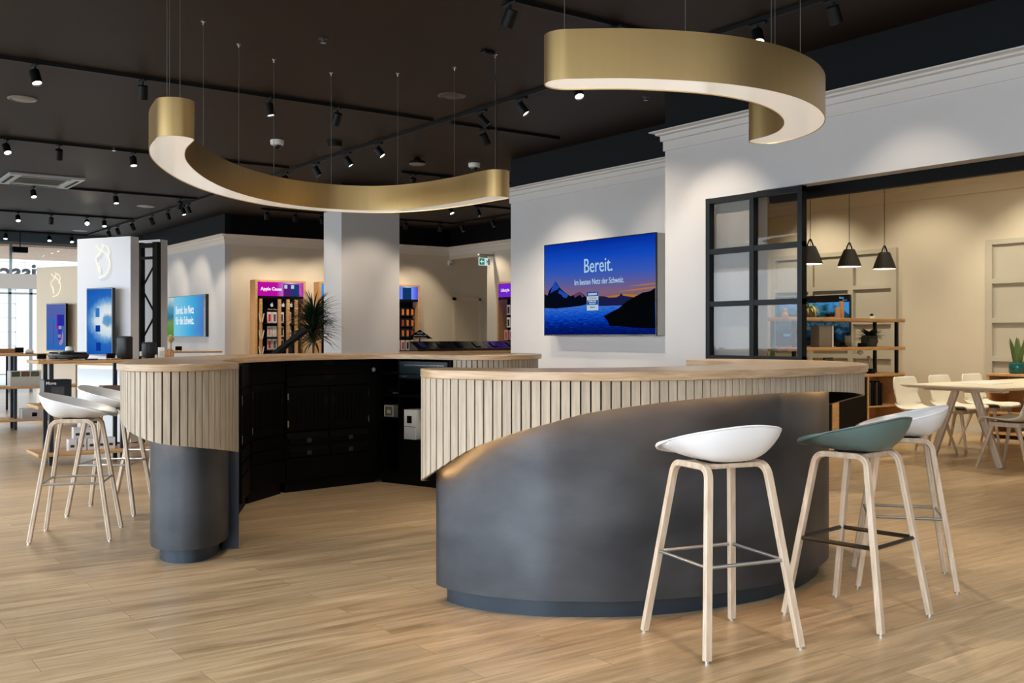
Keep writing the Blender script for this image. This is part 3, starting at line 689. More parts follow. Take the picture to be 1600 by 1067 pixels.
def spot(X, Y, aim, label, group, power=0, size=70, lens=LENS, col=(1.0, .84, .66), blend=.6):
    """spot head under the track at X, Y; aim is a world point"""
    global SPROTO
    if SPROTO is None:
        t = thing('track_spotlight', (0, 0, 0), 0, 'x', 'spotlight')
        MB().cbox(-.075, .075, -.016, .016, -.022, 0, .003).build('track_adapter', BLK, t)
        MB().cyl((0, 0), .009, -.05, -.02, 10).build('stem', BLK, t)
        h = MB().lathe([(0, 0), (.038, 0), (.042, -.004), (.042, -.118), (.038, -.120), (.036, -.104)], 24).build('lamp_head', BLK, t)
        MB().lathe([(0, -.106), (.036, -.106)], 24).build('lens', LENS, h, 0)
        SPROTO = t; o = t
    else: o = copy_tree(SPROTO)
    o.location = (X, Y, H-.032); o['label'] = label; o['group'] = group
    dx, dy = aim[0]-X, aim[1]-Y; o.rotation_euler = (0, 0, 0)
    head = [c for c in kids(o) if c.name.startswith('lamp_head')][0]
    dirv = Vector((aim[0]-X, aim[1]-Y, aim[2]-(H-.12))).normalized()
    q = dirv.to_track_quat('-Z', 'Y'); head.rotation_euler = q.to_euler()
    piv = Vector((0, 0, -.095)); head.location = piv-(q @ Vector((0, 0, -.045)))
    ad = [c for c in kids(o) if c.name.startswith('track_adapter')][0]
    if abs(X-TX) < .01 or abs(X-10.95) < .01: ad.rotation_euler = (0, 0, PI/2)
    if power:
        l = bpy.data.lights.new('spot_beam', 'SPOT'); l.energy = power; l.spot_size = math.radians(size); l.spot_blend = blend
        l.color = col; l.shadow_soft_size = .035
        lo = bpy.data.objects.new('spot_beam', l); COL.objects.link(lo); lo.parent = head; lo.location = (0, 0, -.125)
    return o
GS = 'black spotlights on the ceiling tracks'
def onTX(px): return onX(px, TX)[0]
K = 1.0
# long track: (column, aim, power, label)
for px, aim, p, lab in [
    (1303, (6.75, 4.25, 1.2), 42, 'dark track spotlight at the very top of the photo, right of the nearer arc lamp'),
    (992, (6.75, 6.05, 1.2), 38, 'track spotlight on the long track hidden behind the nearer arc lamp'),
    (1184, (4.2, 3.0, 0), 200, 'lit track spotlight shining towards us just above the nearer arc lamp'),
    (903, (4.9, 4.8, 0), 150, 'lit track spotlight peeping out under the left end of the nearer arc lamp'),
    (815, (7.0, 6.0, .6), 50, 'lit track spotlight on the long track, just left of the nearer arc lamp'),
    (753, (7.5, 7.3, 1.3), 45, 'tilted track spotlight right beside the power box of the far arc lamp'),
    (592, (7.2, 8.7, .5), 60, 'lit track spotlight with a warm flare, above the middle of the far arc lamp'),
    (543, (7.2, 9.9, .5), 60, 'lit tilted track spotlight between the black ceiling sensor and the long track'),
    (494, (7.1, 11.3, .5), 60, 'lit track spotlight on the long track right of the nearer white dome camera'),
    (446, (7.0, 15.6, 0), 60, 'track spotlight half covered by the band of the far arc lamp'),
    (294, (6.9, 16.5, 0), 60, 'right one of two lit track spotlights hanging close together'),
    (286, (6.3, 16.2, 0), 60, 'left one of two lit track spotlights hanging close together'),
    (262, (6.9, 18.4, 0), 60, 'lit track spotlight just left of the close pair'),
    (237, (7.0, 20.0, 1.0), 30, 'dark tilted track spotlight on the long track above the truss'),
    (207, (7.0, 21.5, 1.0), 30, 'dark tilted track spotlight on the long track above the white column'),
    (184, (7.0, 23, .8), 0, 'track spotlight on the long track just above the white column top'),
    (170, (7.0, 24, .8), 0, 'farthest track spotlight on the long track')]:
    spot(TX, onTX(px), aim, lab, GS, p*K)
def onTY(px, Y): return onY(px, Y)[0]
for px, Y, aim, p, lab in [
    (55, 9.03, (2.2, 7.6, 0), 90, 'lit track spotlight nearest the left edge of the photo on the upper crossing track'),
    (223, 9.03, (2.9, 10.2, 0), 0, 'dark track spotlight left of the far arc lamp'),
    (421, 9.03, (4.25, 8.5, 0), 90, 'lit track spotlight hanging between the cables of the far arc lamp'),
    (527, 9.03, (4.2, 10.4, 1), 70, 'dark tilted track spotlight near the end of the upper crossing track'),
    (757, 9.03, (7.7, 9.4, 1.0), 90, 'dark track spotlight on the short track before the screen wall'),
    (962, 5.5, (6.2, 4.4, .5), 60, 'dark track spotlight right above the nearer arc lamp'),
    (797, 5.5, (3.6, 7.2, 0), 110, 'dark track spotlight at the top edge of the photo, in the middle'),
    (10, 12.68, (2.6, 10.4, 0), 90, 'lit track spotlight cut by the left edge of the photo'),
    (92, 12.68, (3.0, 14.6, 0), 60, 'dark track spotlight above the ceiling air unit'),
    (208, 12.68, (3.6, 11.6, .4), 90, 'track spotlight next after the one above the air unit'),
    (369, 12.68, (5.0, 14, .4), 0, 'dark track spotlight behind the band of the far arc lamp'),
    (52, 16.42, (3.3, 14.6, 0), 70, 'lit track spotlight directly beside the ceiling air unit'),
    (181, 16.42, (4.4, 15.2, 0), 60, 'lit track spotlight between air unit and small round grille'),
    (281, 16.42, (5.3, 17.6, .4), 0, 'dark track spotlight where the crossing track ends'),
    (28, 20.0, (3.5, 17.6, 0), 40, 'first track spotlight from the left edge on the track before the small far grille'),
    (80, 20.0, (4.2, 21.4, .2), 0, 'dark twisted track spotlight on the track before the small far grille'),
    (136, 20.0, (3.6, 14.0, 0), 40, 'brightest far track spotlight, glaring straight at us'),
    (163, 20.0, (4.8, 18.4, 0), 40, 'lit track spotlight last before the end of its far track'),
    (9, 23.75, (3.5, 22.4, 0), 0, 'track spotlight at the left on the track closest to the windows'),
    (77, 23.75, (4.6, 21.5, 0), 30, 'lit track spotlight above the smaller beige column'),
    (112, 23.75, (5.3, 21.8, 0), 30, 'lit track spotlight closest to the white column on the window track'),
    (645, 12.12, (7.2, 13.62, 1.2), 60, 'dark track spotlight just right of the pillar behind the far arc lamp'),
    (693, 12.12, (9.0, 14, .5), 60, 'tilted dark track spotlight right of the pillar, second on its track'),
    (704, 14.5, (9.6, 12.9, .5), 0, 'dark spotlight under the far arc lamp above the emergency exit sign'),
    (747, 14.5, (10.6, 13.6, 0), 50, 'lit tilted spotlight under the far arc lamp right of the exit sign'),
    (417, 17.05, (7.35, 18.25, 1.3), 55, 'unlit-looking spotlight above the pink-headed accessory cabinet'),
    (461, 17.05, (8.2, 18.25, 1.3), 55, 'spotlight over the dracaena plant near the accessory wall'),
    (503, 17.05, (9.0, 18.25, 1.3), 55, 'spotlight beside the pillar near the accessory wall'),
    (634, 17.05, (10.0, 18.25, 1.3), 55, 'spotlight with a pale lens edge right of the pillar near the accessory wall'),
    (688, 17.05, (10.7, 18.25, 1.2), 45, 'dark spotlight near the corner of the two far tracks')]:
    spot(onTY(px, Y), Y, aim, lab, GS, p*K)
for px, p in ((722, 30), (770, 40)):
    Y = onX(px, 10.95)[0]
    spot(10.95, Y, (11.7, Y-.6, 1.2), 'dark spotlight over the purple-headed cabinet, %s the screen wall' % ('nearer' if px > 750 else 'farther from'), GS, p*K)
# broad downward beams added to brighten the floor
for X_, Y_, p in ((0.2, 1.2, 120), (2.6, 1.2, 130), (4.4, 1.2, 80), (-2.0, 3.4, 110), (0.8, 3.6, 120), (2.4, 5.2, 80), (-1.5, 7.5, 110), (1.0, 8.4, 130)):
    l = bpy.data.lights.new('floor_fill_beam', 'SPOT'); l.energy = p; l.spot_size = math.radians(105); l.spot_blend = .8; l.color = (1, .90, .78); l.shadow_soft_size = .05
    o = bpy.data.objects.new('floor_fill_beam', l); COL.objects.link(o); o.location = (X_, Y_, H-.2)
# meeting-corner downlights (ceiling not in view)
def down(name, loc, aim, p, size=88):
    l = bpy.data.lights.new(name, 'SPOT'); l.energy = p; l.spot_size = math.radians(size); l.spot_blend = .7; l.color = (1, .88, .67); l.shadow_soft_size = .04
    o = bpy.data.objects.new(name, l); COL.objects.link(o); o.location = loc
    o.rotation_euler = (Vector(aim)-Vector(loc)).to_track_quat('-Z', 'Y').to_euler()
down('meeting_downlight', (10.9, 9.3, 3.25), (12.2, 9.25, 1.3), 120)
down('meeting_downlight', (10.9, 7.7, 3.25), (12.2, 7.6, 1.3), 75)
down('meeting_downlight', (10.9, 6.0, 3.25), (12.2, 6.0, 1.3), 120)
down('meeting_downlight', (10.9, 4.4, 3.25), (12.2, 4.4, 1.3), 80)
down('meeting_downlight', (9.6, 5.4, 3.25), (9.7, 5.4, 0), 150, 95)
down('meeting_downlight', (10.9, 5.4, 3.25), (10.9, 5.5, 0), 120, 95)
area('meeting_fill_light', (9.8, 5.0, 3.28), (3.5, 5), (0, 0, 0), 42, (1, .88, .68))  # added soft fill under the meeting ceiling, no fixture there
down('meeting_downlight', (8.3, 6.8, 3.25), (8.4, 6.8, 0), 80, 95)

def ceil_at(px, py): d = 2.25*1600/(526-py); return C((px-800)/1600*d, d)
def dome(px, py, label):
    x, y = ceil_at(px, py)
    t = thing('dome_camera', (x, y, H), 0, label, 'security camera', 'white dome cameras')
    MB().lathe([(.001, 0), (.075, 0), (.078, -.01), (.074, -.05), (.06, -.058), (0.001, -.058)], 28).build('housing', SOFTW, t)
    MB().lathe([(.048, -.058), (.046, -.075), (.034, -.096), (.015, -.105), (0.001, -.106)], 24).build('dome', SCREENB, t)
dome(433, 219, 'white dome camera left of the black round ceiling sensor')
dome(741, 255, 'white dome camera close to the end of the far arc lamp')
x, y = ceil_at(523, 222)
tag(MB().lathe([(.001, 0), (.085, 0), (.085, -.05), (.07, -.055), (0.001, -.055)], 28, (x, y, H)).build('ceiling_sensor', BLK), 'flat black round ceiling sensor between two lamp cables', 'sensor')
x, y = ceil_at(652, 246)
t = thing('smoke_detector', (x, y, H), 0, 'black ceiling detector with a pale flat underside', 'detector')
MB().lathe([(.001, 0), (.03, 0), (.05, -.03), (.10, -.05), (.105, -.08)], 28).build('housing', BLK, t)
MB().lathe([(.105, -.08), (.09, -.092), (0.001, -.095)], 28).build('cover', mat('mauve_grey_plastic', (130, 116, 112), .5), t)
def grille(px, py, label, r=.13, m=None):
    x, y = ceil_at(px, py)
    t = thing('air_diffuser', (x, y, H), 0, label, 'air vent', 'round ceiling vents')
    g = m or mat('dull_bronze_vent', (70, 62, 54), .5)
    MB().lathe([(r, 0), (r, -.008), (r*.86, -.014), (r*.8, -.004)], 32).build('rim', g, t)
    MB().lathe([(r*.78, -.004), (r*.6, -.012), (0.001, -.014)], 32).build('disc', g, t)
grille(706, 149, 'brown round ceiling vent near the middle of the ceiling')
GV = mat('grey_vent', (128, 128, 124), .5)
grille(35, 154, 'grey round ceiling vent near the left edge of the photo', .13, GV)
grille(228, 322, 'small pale round ceiling vent above the truss', .15, mat('pale_vent', (160, 164, 164), .5))
grille(125, 360, 'small pale round ceiling vent above the beige column', .15, MATS['pale_vent'])
for px, py, lab in ((505, 60, 'tiny sprinkler head alone on the brown ceiling near the top of the photo'), (1009, 151, 'tiny sprinkler head under the nearer arc lamp'), (178, 231, 'tiny sprinkler head left of the far arc lamp')):
    x, y = ceil_at(px, py); t = thing('sprinkler_head', (x, y, H), 0, lab, 'sprinkler', 'ceiling sprinklers')
    MB().lathe([(.001, 0), (.035, 0), (.035, -.006), (.012, -.008), (.010, -.03), (.001, -.03)], 16).build('escutcheon', DARKG, t)
    MB().lathe([(.001, -.03), (.022, -.032), (.022, -.036), (.001, -.036)], 16).build('deflector', CHROME, t)
t = thing('ceiling_air_unit', (3.14, 15.87, H), 0, 'pale square ceiling air-conditioning cassette with a dark grille', 'air conditioner')
ACW = mat('grey_white_cassette', (170, 180, 182), .45)
m = MB(); a, b = .49, .53
m.box(-a, a, -b, -.36, -.03, 0).box(-a, a, .36, b, -.03, 0).box(-a, -.34, -.36, .36, -.03, 0).box(.34, a, -.36, .36, -.03, 0)
m.build('panel', ACW, t, 0)
MB().box(-.30, .30, -.31, .31, -.02, -.004).build('intake_grille', mat('dark_intake', (52, 48, 44), .7), t, 0)
MB().box(-.34, .34, -.36, .36, -.012, 0).build('grille_frame', ACW, t, 0)
for s in (-1, 1):
    MB().box(s*.425-.022, s*.425+.022, -.38, .38, -.034, -.028).build('air_slot', BLACKP, t, 0)
    MB().box(-.32, .32, s*.45-.022, s*.45+.022, -.034, -.028).build('air_slot', BLACKP, t, 0)

# ============================================================ BIG SCREEN ON THE RECESSED WALL
y0, y1 = 7.765, 9.675; zb, zt = 1.212, 2.292
tv = thing('wall_screen_display', (XT-.16, (y0+y1)/2, zb), -PI/2, 'large wall screen with mountains at dusk, reading Bereit. Im besten Netz der Schweiz.', 'screen')
w, h = y1-y0, zt-zb
MB().cbox(-w/2+.01, w/2-.01, .012, .16, .004, h-.004, .004).build('mounting_box', mat('pale_grey_box', (196, 194, 188), .5), tv, 0)
MB().box(-w/2, w/2, -.004, .014, 0, h).build('bezel', SCREENB, tv, 0)
def poly(pts, y, m, parent, name):     # flat picture element in the screen's own plane
    mb = MB(); n = len(pts); mb.add([(x, y, z) for x, z in pts], [tuple(range(n))]); return mb.build(name, m, parent, 0)
bz = .012
sky = emis_grad('dusk_sky_picture', [(0.0, (90, 64, 90)), (.10, (150, 104, 100)), (.22, (136, 106, 140)), (.34, (104, 102, 168)), (.50, (60, 98, 198)), (.75, (20, 80, 206)), (1, (4, 48, 172))], s=.85, noise=.10, nscale=3, nstretch=(1, 1, 5))
scr = MB().box(-w/2+bz, w/2-bz, -.0055, -.004, bz+.30*h, h-bz).build('screen_image', sky, tv, 0)
sea = emis_grad('cloud_sea_picture', [(0, (2, 20, 90)), (.3, (2, 36, 140)), (.5, (8, 66, 196)), (.7, (24, 96, 222)), (1, (70, 130, 230))], s=.8, noise=1.1, nscale=7, nstretch=(3, 1, 5))
MB().box(-w/2+bz, w/2-bz, -.0060, -.004, bz, .33*h).build('cloud_sea', sea, scr, 0)
U = lambda u, v: (-w/2+bz+(w-2*bz)*u, bz+(h-2*bz)*v)
dk = emis('dark_mountain_picture', (6, 10, 26), 1); md_ = emis('blue_mountain_picture', (26, 30, 74), 1); sn = emis('blue_snow_picture', (30, 80, 190), .9); rs = emis('rose_rock_picture', (110, 70, 110), .8)
poly([U(*p) for p in [(.5, .33), (.5, .38), (.53, .405), (.57, .40), (.62, .385), (.68, .385), (.705, .40), (.72, .425), (.735, .40), (.79, .385), (.86, .37), (.86, .30), (.5, .30)]], -.0066, md_, scr, 'far_range')
for q in ([(.52, .385), (.62, .40), (.74, .415), (.86, .40), (.88, .37), (.55, .37)], [(.68, .44), (.80, .455), (1, .475), (1, .46), (.84, .445)], [(.78, .49), (.9, .505), (1, .51), (1, .50), (.9, .492)]):
    poly([U(*p) for p in q], -.0063, emis('orange_cloud_picture', (196, 130, 48), .85), scr, 'orange_cloud')
poly([U(*p) for p in [(0, .30), (0, .46), (.03, .44), (.05, .50), (.085, .545), (.11, .60), (.135, .55), (.17, .50), (.215, .455), (.26, .42), (.31, .44), (.345, .465), (.375, .44), (.41, .40), (.44, .36), (.44, .33), (.36, .31), (.25, .30), (.12, .29)]], -.0070, dk, scr, 'left_peak')
poly([U(*p) for p in [(.11, .60), (.12, .56), (.15, .52), (.13, .50), (.10, .49), (.06, .46), (.07, .505), (.09, .55)]], -.0073, sn, scr, 'snow')
poly([U(*p) for p in [(.15, .50), (.19, .47), (.24, .43), (.22, .40), (.19, .41), (.17, .44), (.14, .46)]], -.0073, sn, scr, 'snow')
poly([U(*p) for p in [(.345, .465), (.37, .44), (.39, .41), (.37, .40), (.35, .43), (.30, .40), (.29, .435)]], -.0073, rs, scr, 'rose_rock')
poly([U(*p) for p in [(1, .46), (.96, .43), (.90, .42), (.84, .385), (.76, .33), (.70, .27), (.62, .225), (.565, .19), (.60, .15), (.62, .09), (.70, .085), (.82, .07), (1, .06)]], -.0074, emis('black_ridge_picture', (4, 6, 10), 1), scr, 'right_ridge')
TXT = emis('pale_blue_screen_text', (176, 214, 240), .95)
text('Bereit.', .228, TXT, scr, (-.30*w/2+.065, -.0075, .66*h), sx=.82, align='LEFT')
text('Im besten Netz der Schweiz.', .093, TXT, scr, (-.245*w+.085, -.0075, .535*h), sx=.78)
bx0, bx1, bz0, bz1 = U(.415, .255)[0], U(.52, .255)[0], .262*h, .455*h
MB().box(bx0, bx1, -.0078, -.0070, bz0, bz1).build('test_badge', emis('badge_white', (190, 214, 232), .9), scr, 0)
BB = emis('badge_blue', (16, 84, 170), .9)
MB().box(bx0, bx1, -.0082, -.0078, bz1-.048, bz1).build('badge_band', BB, scr, 0)
MB().box(bx0+.004, bx1-.004, -.0082, -.0078, bz0+.062, bz0+.115).build('badge_band', BB, scr, 0)
bm = (bx0+bx1)/2
text('connect', .047, emis('badge_text_white', (215, 230, 240), .9), scr, (bm, -.0084, bz1-.037), align='CENTER', bold=.001)
text('TESTSIEGER', .028, emis('badge_text_red', (190, 110, 110), .9), scr, (bm, -.0084, bz1-.082), align='CENTER')
text('MOBILFUNK-\nNETZTEST', .024, MATS['badge_text_white'], scr, (bm, -.0084, bz0+.094), align='CENTER')
text('Swisscom', .022, emis('badge_text_black', (30, 40, 60), .9), scr, (bm, -.0084, bz0+.03), align='CENTER')

# ============================================================ SLIDING GLASS DOOR
ya, yb = 5.17, 6.19
gd = thing('sliding_glass_door', (6.585, (ya+yb)/2, 0), -PI/2, 'black-framed sliding glass door with small panes hanging before the white wall', 'glass door')
w = yb-ya; m = MB(); s = .045
for x in (-w/2+s/2, 0, w/2-s/2): m.box(x-s/2, x+s/2, -.03, .03, .012, 2.39)
for z in (2.367, 1.93, 1.48, 1.02, .55, .04): m.box(-w/2, w/2, -.028, .028, z-.022, z+.022)
m.build('frame', FRAME, gd, 0)
zz = [2.367, 1.93, 1.48, 1.02, .55, .04]
for i in range(5):
    for x0, x1 in ((-w/2+s, -s/2), (s/2, w/2-s)):
        MB().box(x0-.004, x1+.004, -.003, .003, zz[i+1]+.018, zz[i]-.018).build('glass_pane', GLASSD, gd, 0)

# ============================================================ SHELVING UNIT, PENDANTS AND MEETING FURNITURE
su = thing('shelving_unit', (9.02, 7.30, 0), 0, 'oak and black metal shelving unit with plants, seen behind the glass door', 'shelf')
LW = 2.20
for z, nm in ((1.417, 'shelf'), (1.08, 'shelf')): MB().cbox(0, LW, 0, .36, z-.04, z, .003).build(nm, OAKF, su)
for x in (.14, 2.06):
    for y in (.03, .33): MB().box(x-.017, x+.017, y-.017, y+.017, .76, 1.378).build('post', BLK, su, 0)
MB().cbox(-.22, LW, 0, .4, .725, .76, .003).build('cabinet_top', OAKF, su)
m = MB().box(-.22, LW, 0, .4, .03, .06).box(-.22, LW, .385, .4, .03, .725)
for x in (-.22, 0, 1.44, LW-.03): m.box(x, x+.03, 0, .4, .0, .725)
m.box(.78, .90, 0, .4, 0, .725)
m.build('cabinet_body', OAKF, su, 0)
MB().box(.03, .78, .01, .03, .06, .725).build('door', BLK, su, 0); MB().box(.90, 1.44, .01, .03, .06, .725).build('door', BLK, su, 0)
MB().box(1.47, 2.17, .0, .38, .36, .375).build('inner_shelf', OAKF, su, 0)
BIND = 'binders in the open bay of the shelving unit'
for k in range(7):
    x = 9.02+1.53+.045*k; tag(MB().cbox(x-.018, x+.018, 7.36, 7.6, .375, .375+.27+.012*(k % 3), .002).build('binder', [BLACKP, DARKG][k % 3 == 1]), '%s binder from the left in the open oak bay' % ORD[k], 'binder', BIND)
def onunit(px, y=7.42): return onTY(px, y)
# shade lamps over the unit
def cone_lamp(px, label):
    x = onunit(px, 7.40)
    t = thing('pendant_lamp', (x, 7.40, 2.02), 0, label, 'pendant lamp', 'three black cone lamps in the meeting corner')
    MB().lathe([(.136, 0), (.138, .004), (.105, .10), (.066, .192), (.058, .203), (.0, .206)], 36).build('shade', mat('matt_black_shade', (34, 32, 30), .5), t)
    MB().lathe([(.133, .002), (.103, .098), (.063, .19), (.0, .2)], 36).build('shade_lining', mat('white_shade_lining', (245, 235, 215), .5, emit=(255, 225, 180), es=1.6), t)
    for s in (-1, 1): MB().strip([(s*.058, 0, .195), (s*.04, 0, .235), (s*.012, 0, .278), (0, 0, .285)], .018, .006, (0, 1, 0)).build('strap', BLK, t)
    MB().tube([(0, 0, .21), (0, 0, 3.3-2.02)], .0035, 6).build('cord', BLK, t)
    l = bpy.data.lights.new('bulb', 'POINT'); l.energy = 9; l.color = (1, .8, .55); l.shadow_soft_size = .03
    o = bpy.data.objects.new('bulb', l); COL.objects.link(o); o.parent = t; o.location = (0, 0, .06)
cone_lamp(1266, 'black cone lamp closest to the glass door frame')
cone_lamp(1327, 'black cone lamp, middle of the three over the shelving unit')
cone_lamp(1382, 'black cone lamp farthest from the glass door')

# leafy plants --------------------------------------------------
def blade(m, base, az, length, rise, droop, width, n=7, twist=0):
    """one tapering leaf arching outwards"""
    rows = []; p = Vector(base)
    for i in range(n+1):
        t = i/n; el = rise-droop*t
        if i: p = p+Vector((math.cos(az)*math.cos(el), math.sin(az)*math.cos(el), math.sin(el)))*(length/n)
        wd = width*(math.sin(PI*min(.999, .12+.88*t))**.7 if t < 1 else 0)*(1-.15*t)
        wd = max(wd, width*.03); sd = Vector((-math.sin(az), math.cos(az), 0))
        rows.append([p-sd*wd/2, p+Vector((0, 0, -wd*.18)), p+sd*wd/2])
    m.loft(rows, False)
def plant(name, loc, label, pot_m, pot_r, pot_h, nleaf, length, width, rise, droop, leaf_m, leaf_part='leaves', stem=0, crown=0, second=None, prof=None):
    t = thing(name, loc, 0, label, 'plant')
    pr = prof or [(0.001, 0), (pot_r*.75, 0), (pot_r, pot_h*.45), (pot_r*.88, pot_h), (pot_r*.78, pot_h), (pot_r*.76, pot_h*.85), (0.001, pot_h*.85)]
    MB().lathe(pr, 28).build('pot', pot_m, t)
    if stem: MB().tube([(0, 0, pot_h*.8), (.01, .01, pot_h+stem*.5), (0, 0, pot_h+stem)], [.02, .017, .013], 8).build('stem', mat('brown_cane', (96, 76, 54), .7), t)
    m = MB(); m2 = MB()
    for k in range(nleaf):
        az = random.uniform(0, 2*PI); rr = rise[0]+(rise[1]-rise[0])*random.random(); q = m2 if (second and random.random() < .4) else m
        blade(q, (math.cos(az)*pot_r*.15, math.sin(az)*pot_r*.15, pot_h*.85+stem+random.uniform(-crown, crown*.9)), az, length*random.uniform(.7, 1.1), rr, droop*random.uniform(.7, 1.2), width*random.uniform(.8, 1.1))
    m.build(leaf_part, leaf_m, t, 60)
    if second: m2.build(leaf_part, second, t, 60)
    return t
DG = mat('dark_green_leaf', (34, 52, 30), .45); MG = mat('mid_green_leaf', (70, 100, 50), .45); YG_ = mat('yellow_green_leaf', (186, 192, 110), .45)
x, y = C(-2.76, 14.2)
plant('dracaena_plant', (x, y, 0), 'tall dark dracaena plant in front of the white pillar', mat('charcoal_pot', (50, 48, 46), .6), .17, .42, 480, .44, .022, (.15, 1.5), 1.0, DG, stem=.98, crown=.24)
plant('spider_plant', (onunit(1268), 7.46, 1.417), 'yellow-green spider plant on the top board of the shelving unit', mat('brown_ceramic', (112, 92, 66), .5), .075, .12, 60, .20, .020, (.2, 1.4), 2.0, YG_, second=MG)
plant('succulent_plant', (onunit(1363), 7.46, 1.08), 'dark spiky succulent in a round grey pot on the lower shelf board', mat('dark_grey_clay', (66, 64, 56), .7), .10, .13, 90, .17, .030, (.1, 1.3), .9, DG)
plant('succulent_plant', (onunit(1252), 7.46, 1.08), 'small dark plant on the lower shelf, half behind the glass door frame', MATS['dark_grey_clay'], .07, .16, 50, .16, .028, (.3, 1.4), .5, DG)
SNK = mat('snake_plant_leaf', (86, 110, 58), .45, var=.25, vscale=30, stretch=(1, 1, 6))
def snake(loc, label, pot_m, s=1.0, n=8, pr=.07, ph=.12):
    t = thing('snake_plant', loc, 0, label, 'plant', 'snake plants')
    MB().lathe([(0.001, 0), (pr*.85, 0), (pr, ph*.2), (pr, ph*.85), (pr*.92, ph), (pr*.84, ph), (pr*.82, ph*.85), (0.001, ph*.85)], 28).build('pot', pot_m, t)
    m = MB()
    for k in range(n):
        az = 2*PI*k/n+.4; blade(m, (math.cos(az)*pr*.4, math.sin(az)*pr*.4, ph*.8), az, .27*s*random.uniform(.7, 1.05), 1.42, .12, .05*s, 8)
    m.build('leaves', SNK, t, 60)
snake((8.93, 7.46, .76), 'slim snake plant seen low through the glass door', mat('pale_pot', (180, 170, 150), .6), 1.3, 5, .05, .08)
# things on the shelving unit
def fig(px, z, label, build, name='figurine', cat='figurine', y=7.42, group=None):
    t = thing(name, (onunit(px, y), y, z), 0, label, cat, group); build(t); return t
WOODF = mat('turned_beech', (196, 150, 104), .5)
fig(1226, 1.417, 'small turned wooden figure on the top board behind the glass door', lambda t: (MB().lathe([(0.001, 0), (.035, 0), (.04, .03), (.026, .055), (0.001, .058)], 20).build('body', WOODF, t), MB().lathe([(0.001, .052), (.022, .062), (.026, .078), (.018, .10), (0.001, .106)], 20).build('head', WOODF, t)))
fig(1297, 1.417, 'small black box-shaped gadget on the top board of the shelving unit', lambda t: (MB().cbox(-.05, .04, -.03, .03, .012, .05).build('case', BLACKP, t), MB().cbox(-.045, .055, -.035, .035, 0, .012, .002).build('base', CARD, t)), 'gadget', 'device')
for k, (px, hh) in enumerate(((1309, .13), (1315, .20))):
    fig(px, 1.417, ('short' if k == 0 else 'tall')+' coppery cylinder standing on the top board before the meeting screen', lambda t: (MB().cyl((0, 0), .028, 0, hh, 20).build('tube', mat('coppery_tube', (190, 150, 110), .4), t),), 'cylinder_speaker', 'cylinder', y=7.45+.02*k)
fig(1363, 1.417, 'tiny black and white figurine on the top board above the succulent', lambda t: (MB().lathe([(0.001, 0), (.035, 0), (.03, .025), (.012, .035), (0.001, .036)], 16).build('body', SOFTW, t), MB().lathe([(0.001, .032), (.02, .036), (.022, .05), (0.001, .064)], 16, (-.012, 0, 0)).build('head', BLACKP, t)))
fig(1285, 1.08, 'grey upright computer case on the lower shelf board', lambda t: (MB().cbox(-.135, .10, -.06, .06, 0, .245, .003).build('panel', mat('mid_grey_metal', (134, 128, 118), .45), t), MB().box(.10, .125, -.06, .06, 0, .245).build('edge', SOFTW, t)), 'computer_case', 'computer')
fig(1316, 1.08, 'low black gadget lying beside the grey computer case', lambda t: (MB().cbox(-.07, .05, -.04, .04, 0, .018, .003).build('base', BLACKP, t), MB().cbox(0, .03, -.03, .03, .018, .05, .003).build('block', BLACKP, t)), 'gadget', 'device')
fig(1325, 1.08, 'glass-fronted grey photo stand on the lower shelf board', lambda t: (MB().cbox(-.05, .055, -.01, .01, 0, .13, .002).build('card', mat('mid_grey_metal', (134, 128, 118)), t), MB().box(-.085, .08, -.02, -.016, 0, .14).build('glass', GLASS, t, 0)), 'photo_stand', 'photo stand', y=7.5)
fig(1348, 1.08, 'flat black round puck left of the succulent pot', lambda t: (MB().lathe([(0.001, 0), (.055, 0), (.06, .02), (.055, .045), (0.001, .05)], 24).build('body', BLACKP, t),), 'smart_speaker', 'speaker', y=7.38)
fig(1293, .76, 'small black screen on the cabinet top of the shelving unit', lambda t: (MB().cbox(-.07, .09, -.01, .01, .02, .20, .002).build('display', SCREENB, t), MB().cbox(-.04, .05, -.04, .04, 0, .02, .002).build('foot', BLACKP, t)), 'small_display', 'display')
fig(1334, .76, 'black bottle-like gadget on the cabinet top', lambda t: (MB().lathe([(0.001, 0), (.022, 0), (.022, .08), (.012, .10), (0.001, .13)], 16).build('body', BLACKP, t),), 'gadget', 'device')
fig(1340, .76, 'white cone-shaped gadget on the cabinet top', lambda t: (MB().lathe([(0.001, 0), (.03, 0), (.022, .07), (.008, .13), (0.001, .16)], 16).build('body', SOFTW, t),), 'gadget', 'device')
fig(1344, .985, 'white pendant-shaped bulb just under the lower shelf board', lambda t: (MB().lathe([(0.001, 0), (.02, .006), (.045, .02), (.03, .04), (.01, .055), (0.001, .055)], 16).build('bulb', SOFTW, t),), 'hanging_bulb', 'lamp')
fig(1361, .76, 'grey tilted card in a black stand at the end of the cabinet top', lambda t: (MB().add([(-.015, 0, .05), (.03, 0, .05), (.045, .05, .21), (.0, .05, .21), (-.015, .008, .05), (.03, .008, .05), (.045, .058, .21), (.0, .058, .21)], [(0,1,2,3),(7,6,5,4),(0,4,5,1),(1,5,6,2),(2,6,7,3),(3,7,4,0)]).build('card', mat('mid_grey_metal', (134, 128, 118)), t, 0), MB().cbox(-.03, .04, -.03, .04, 0, .06, .002).build('stand', BLACKP, t)), 'card_stand', 'stand', y=7.36)
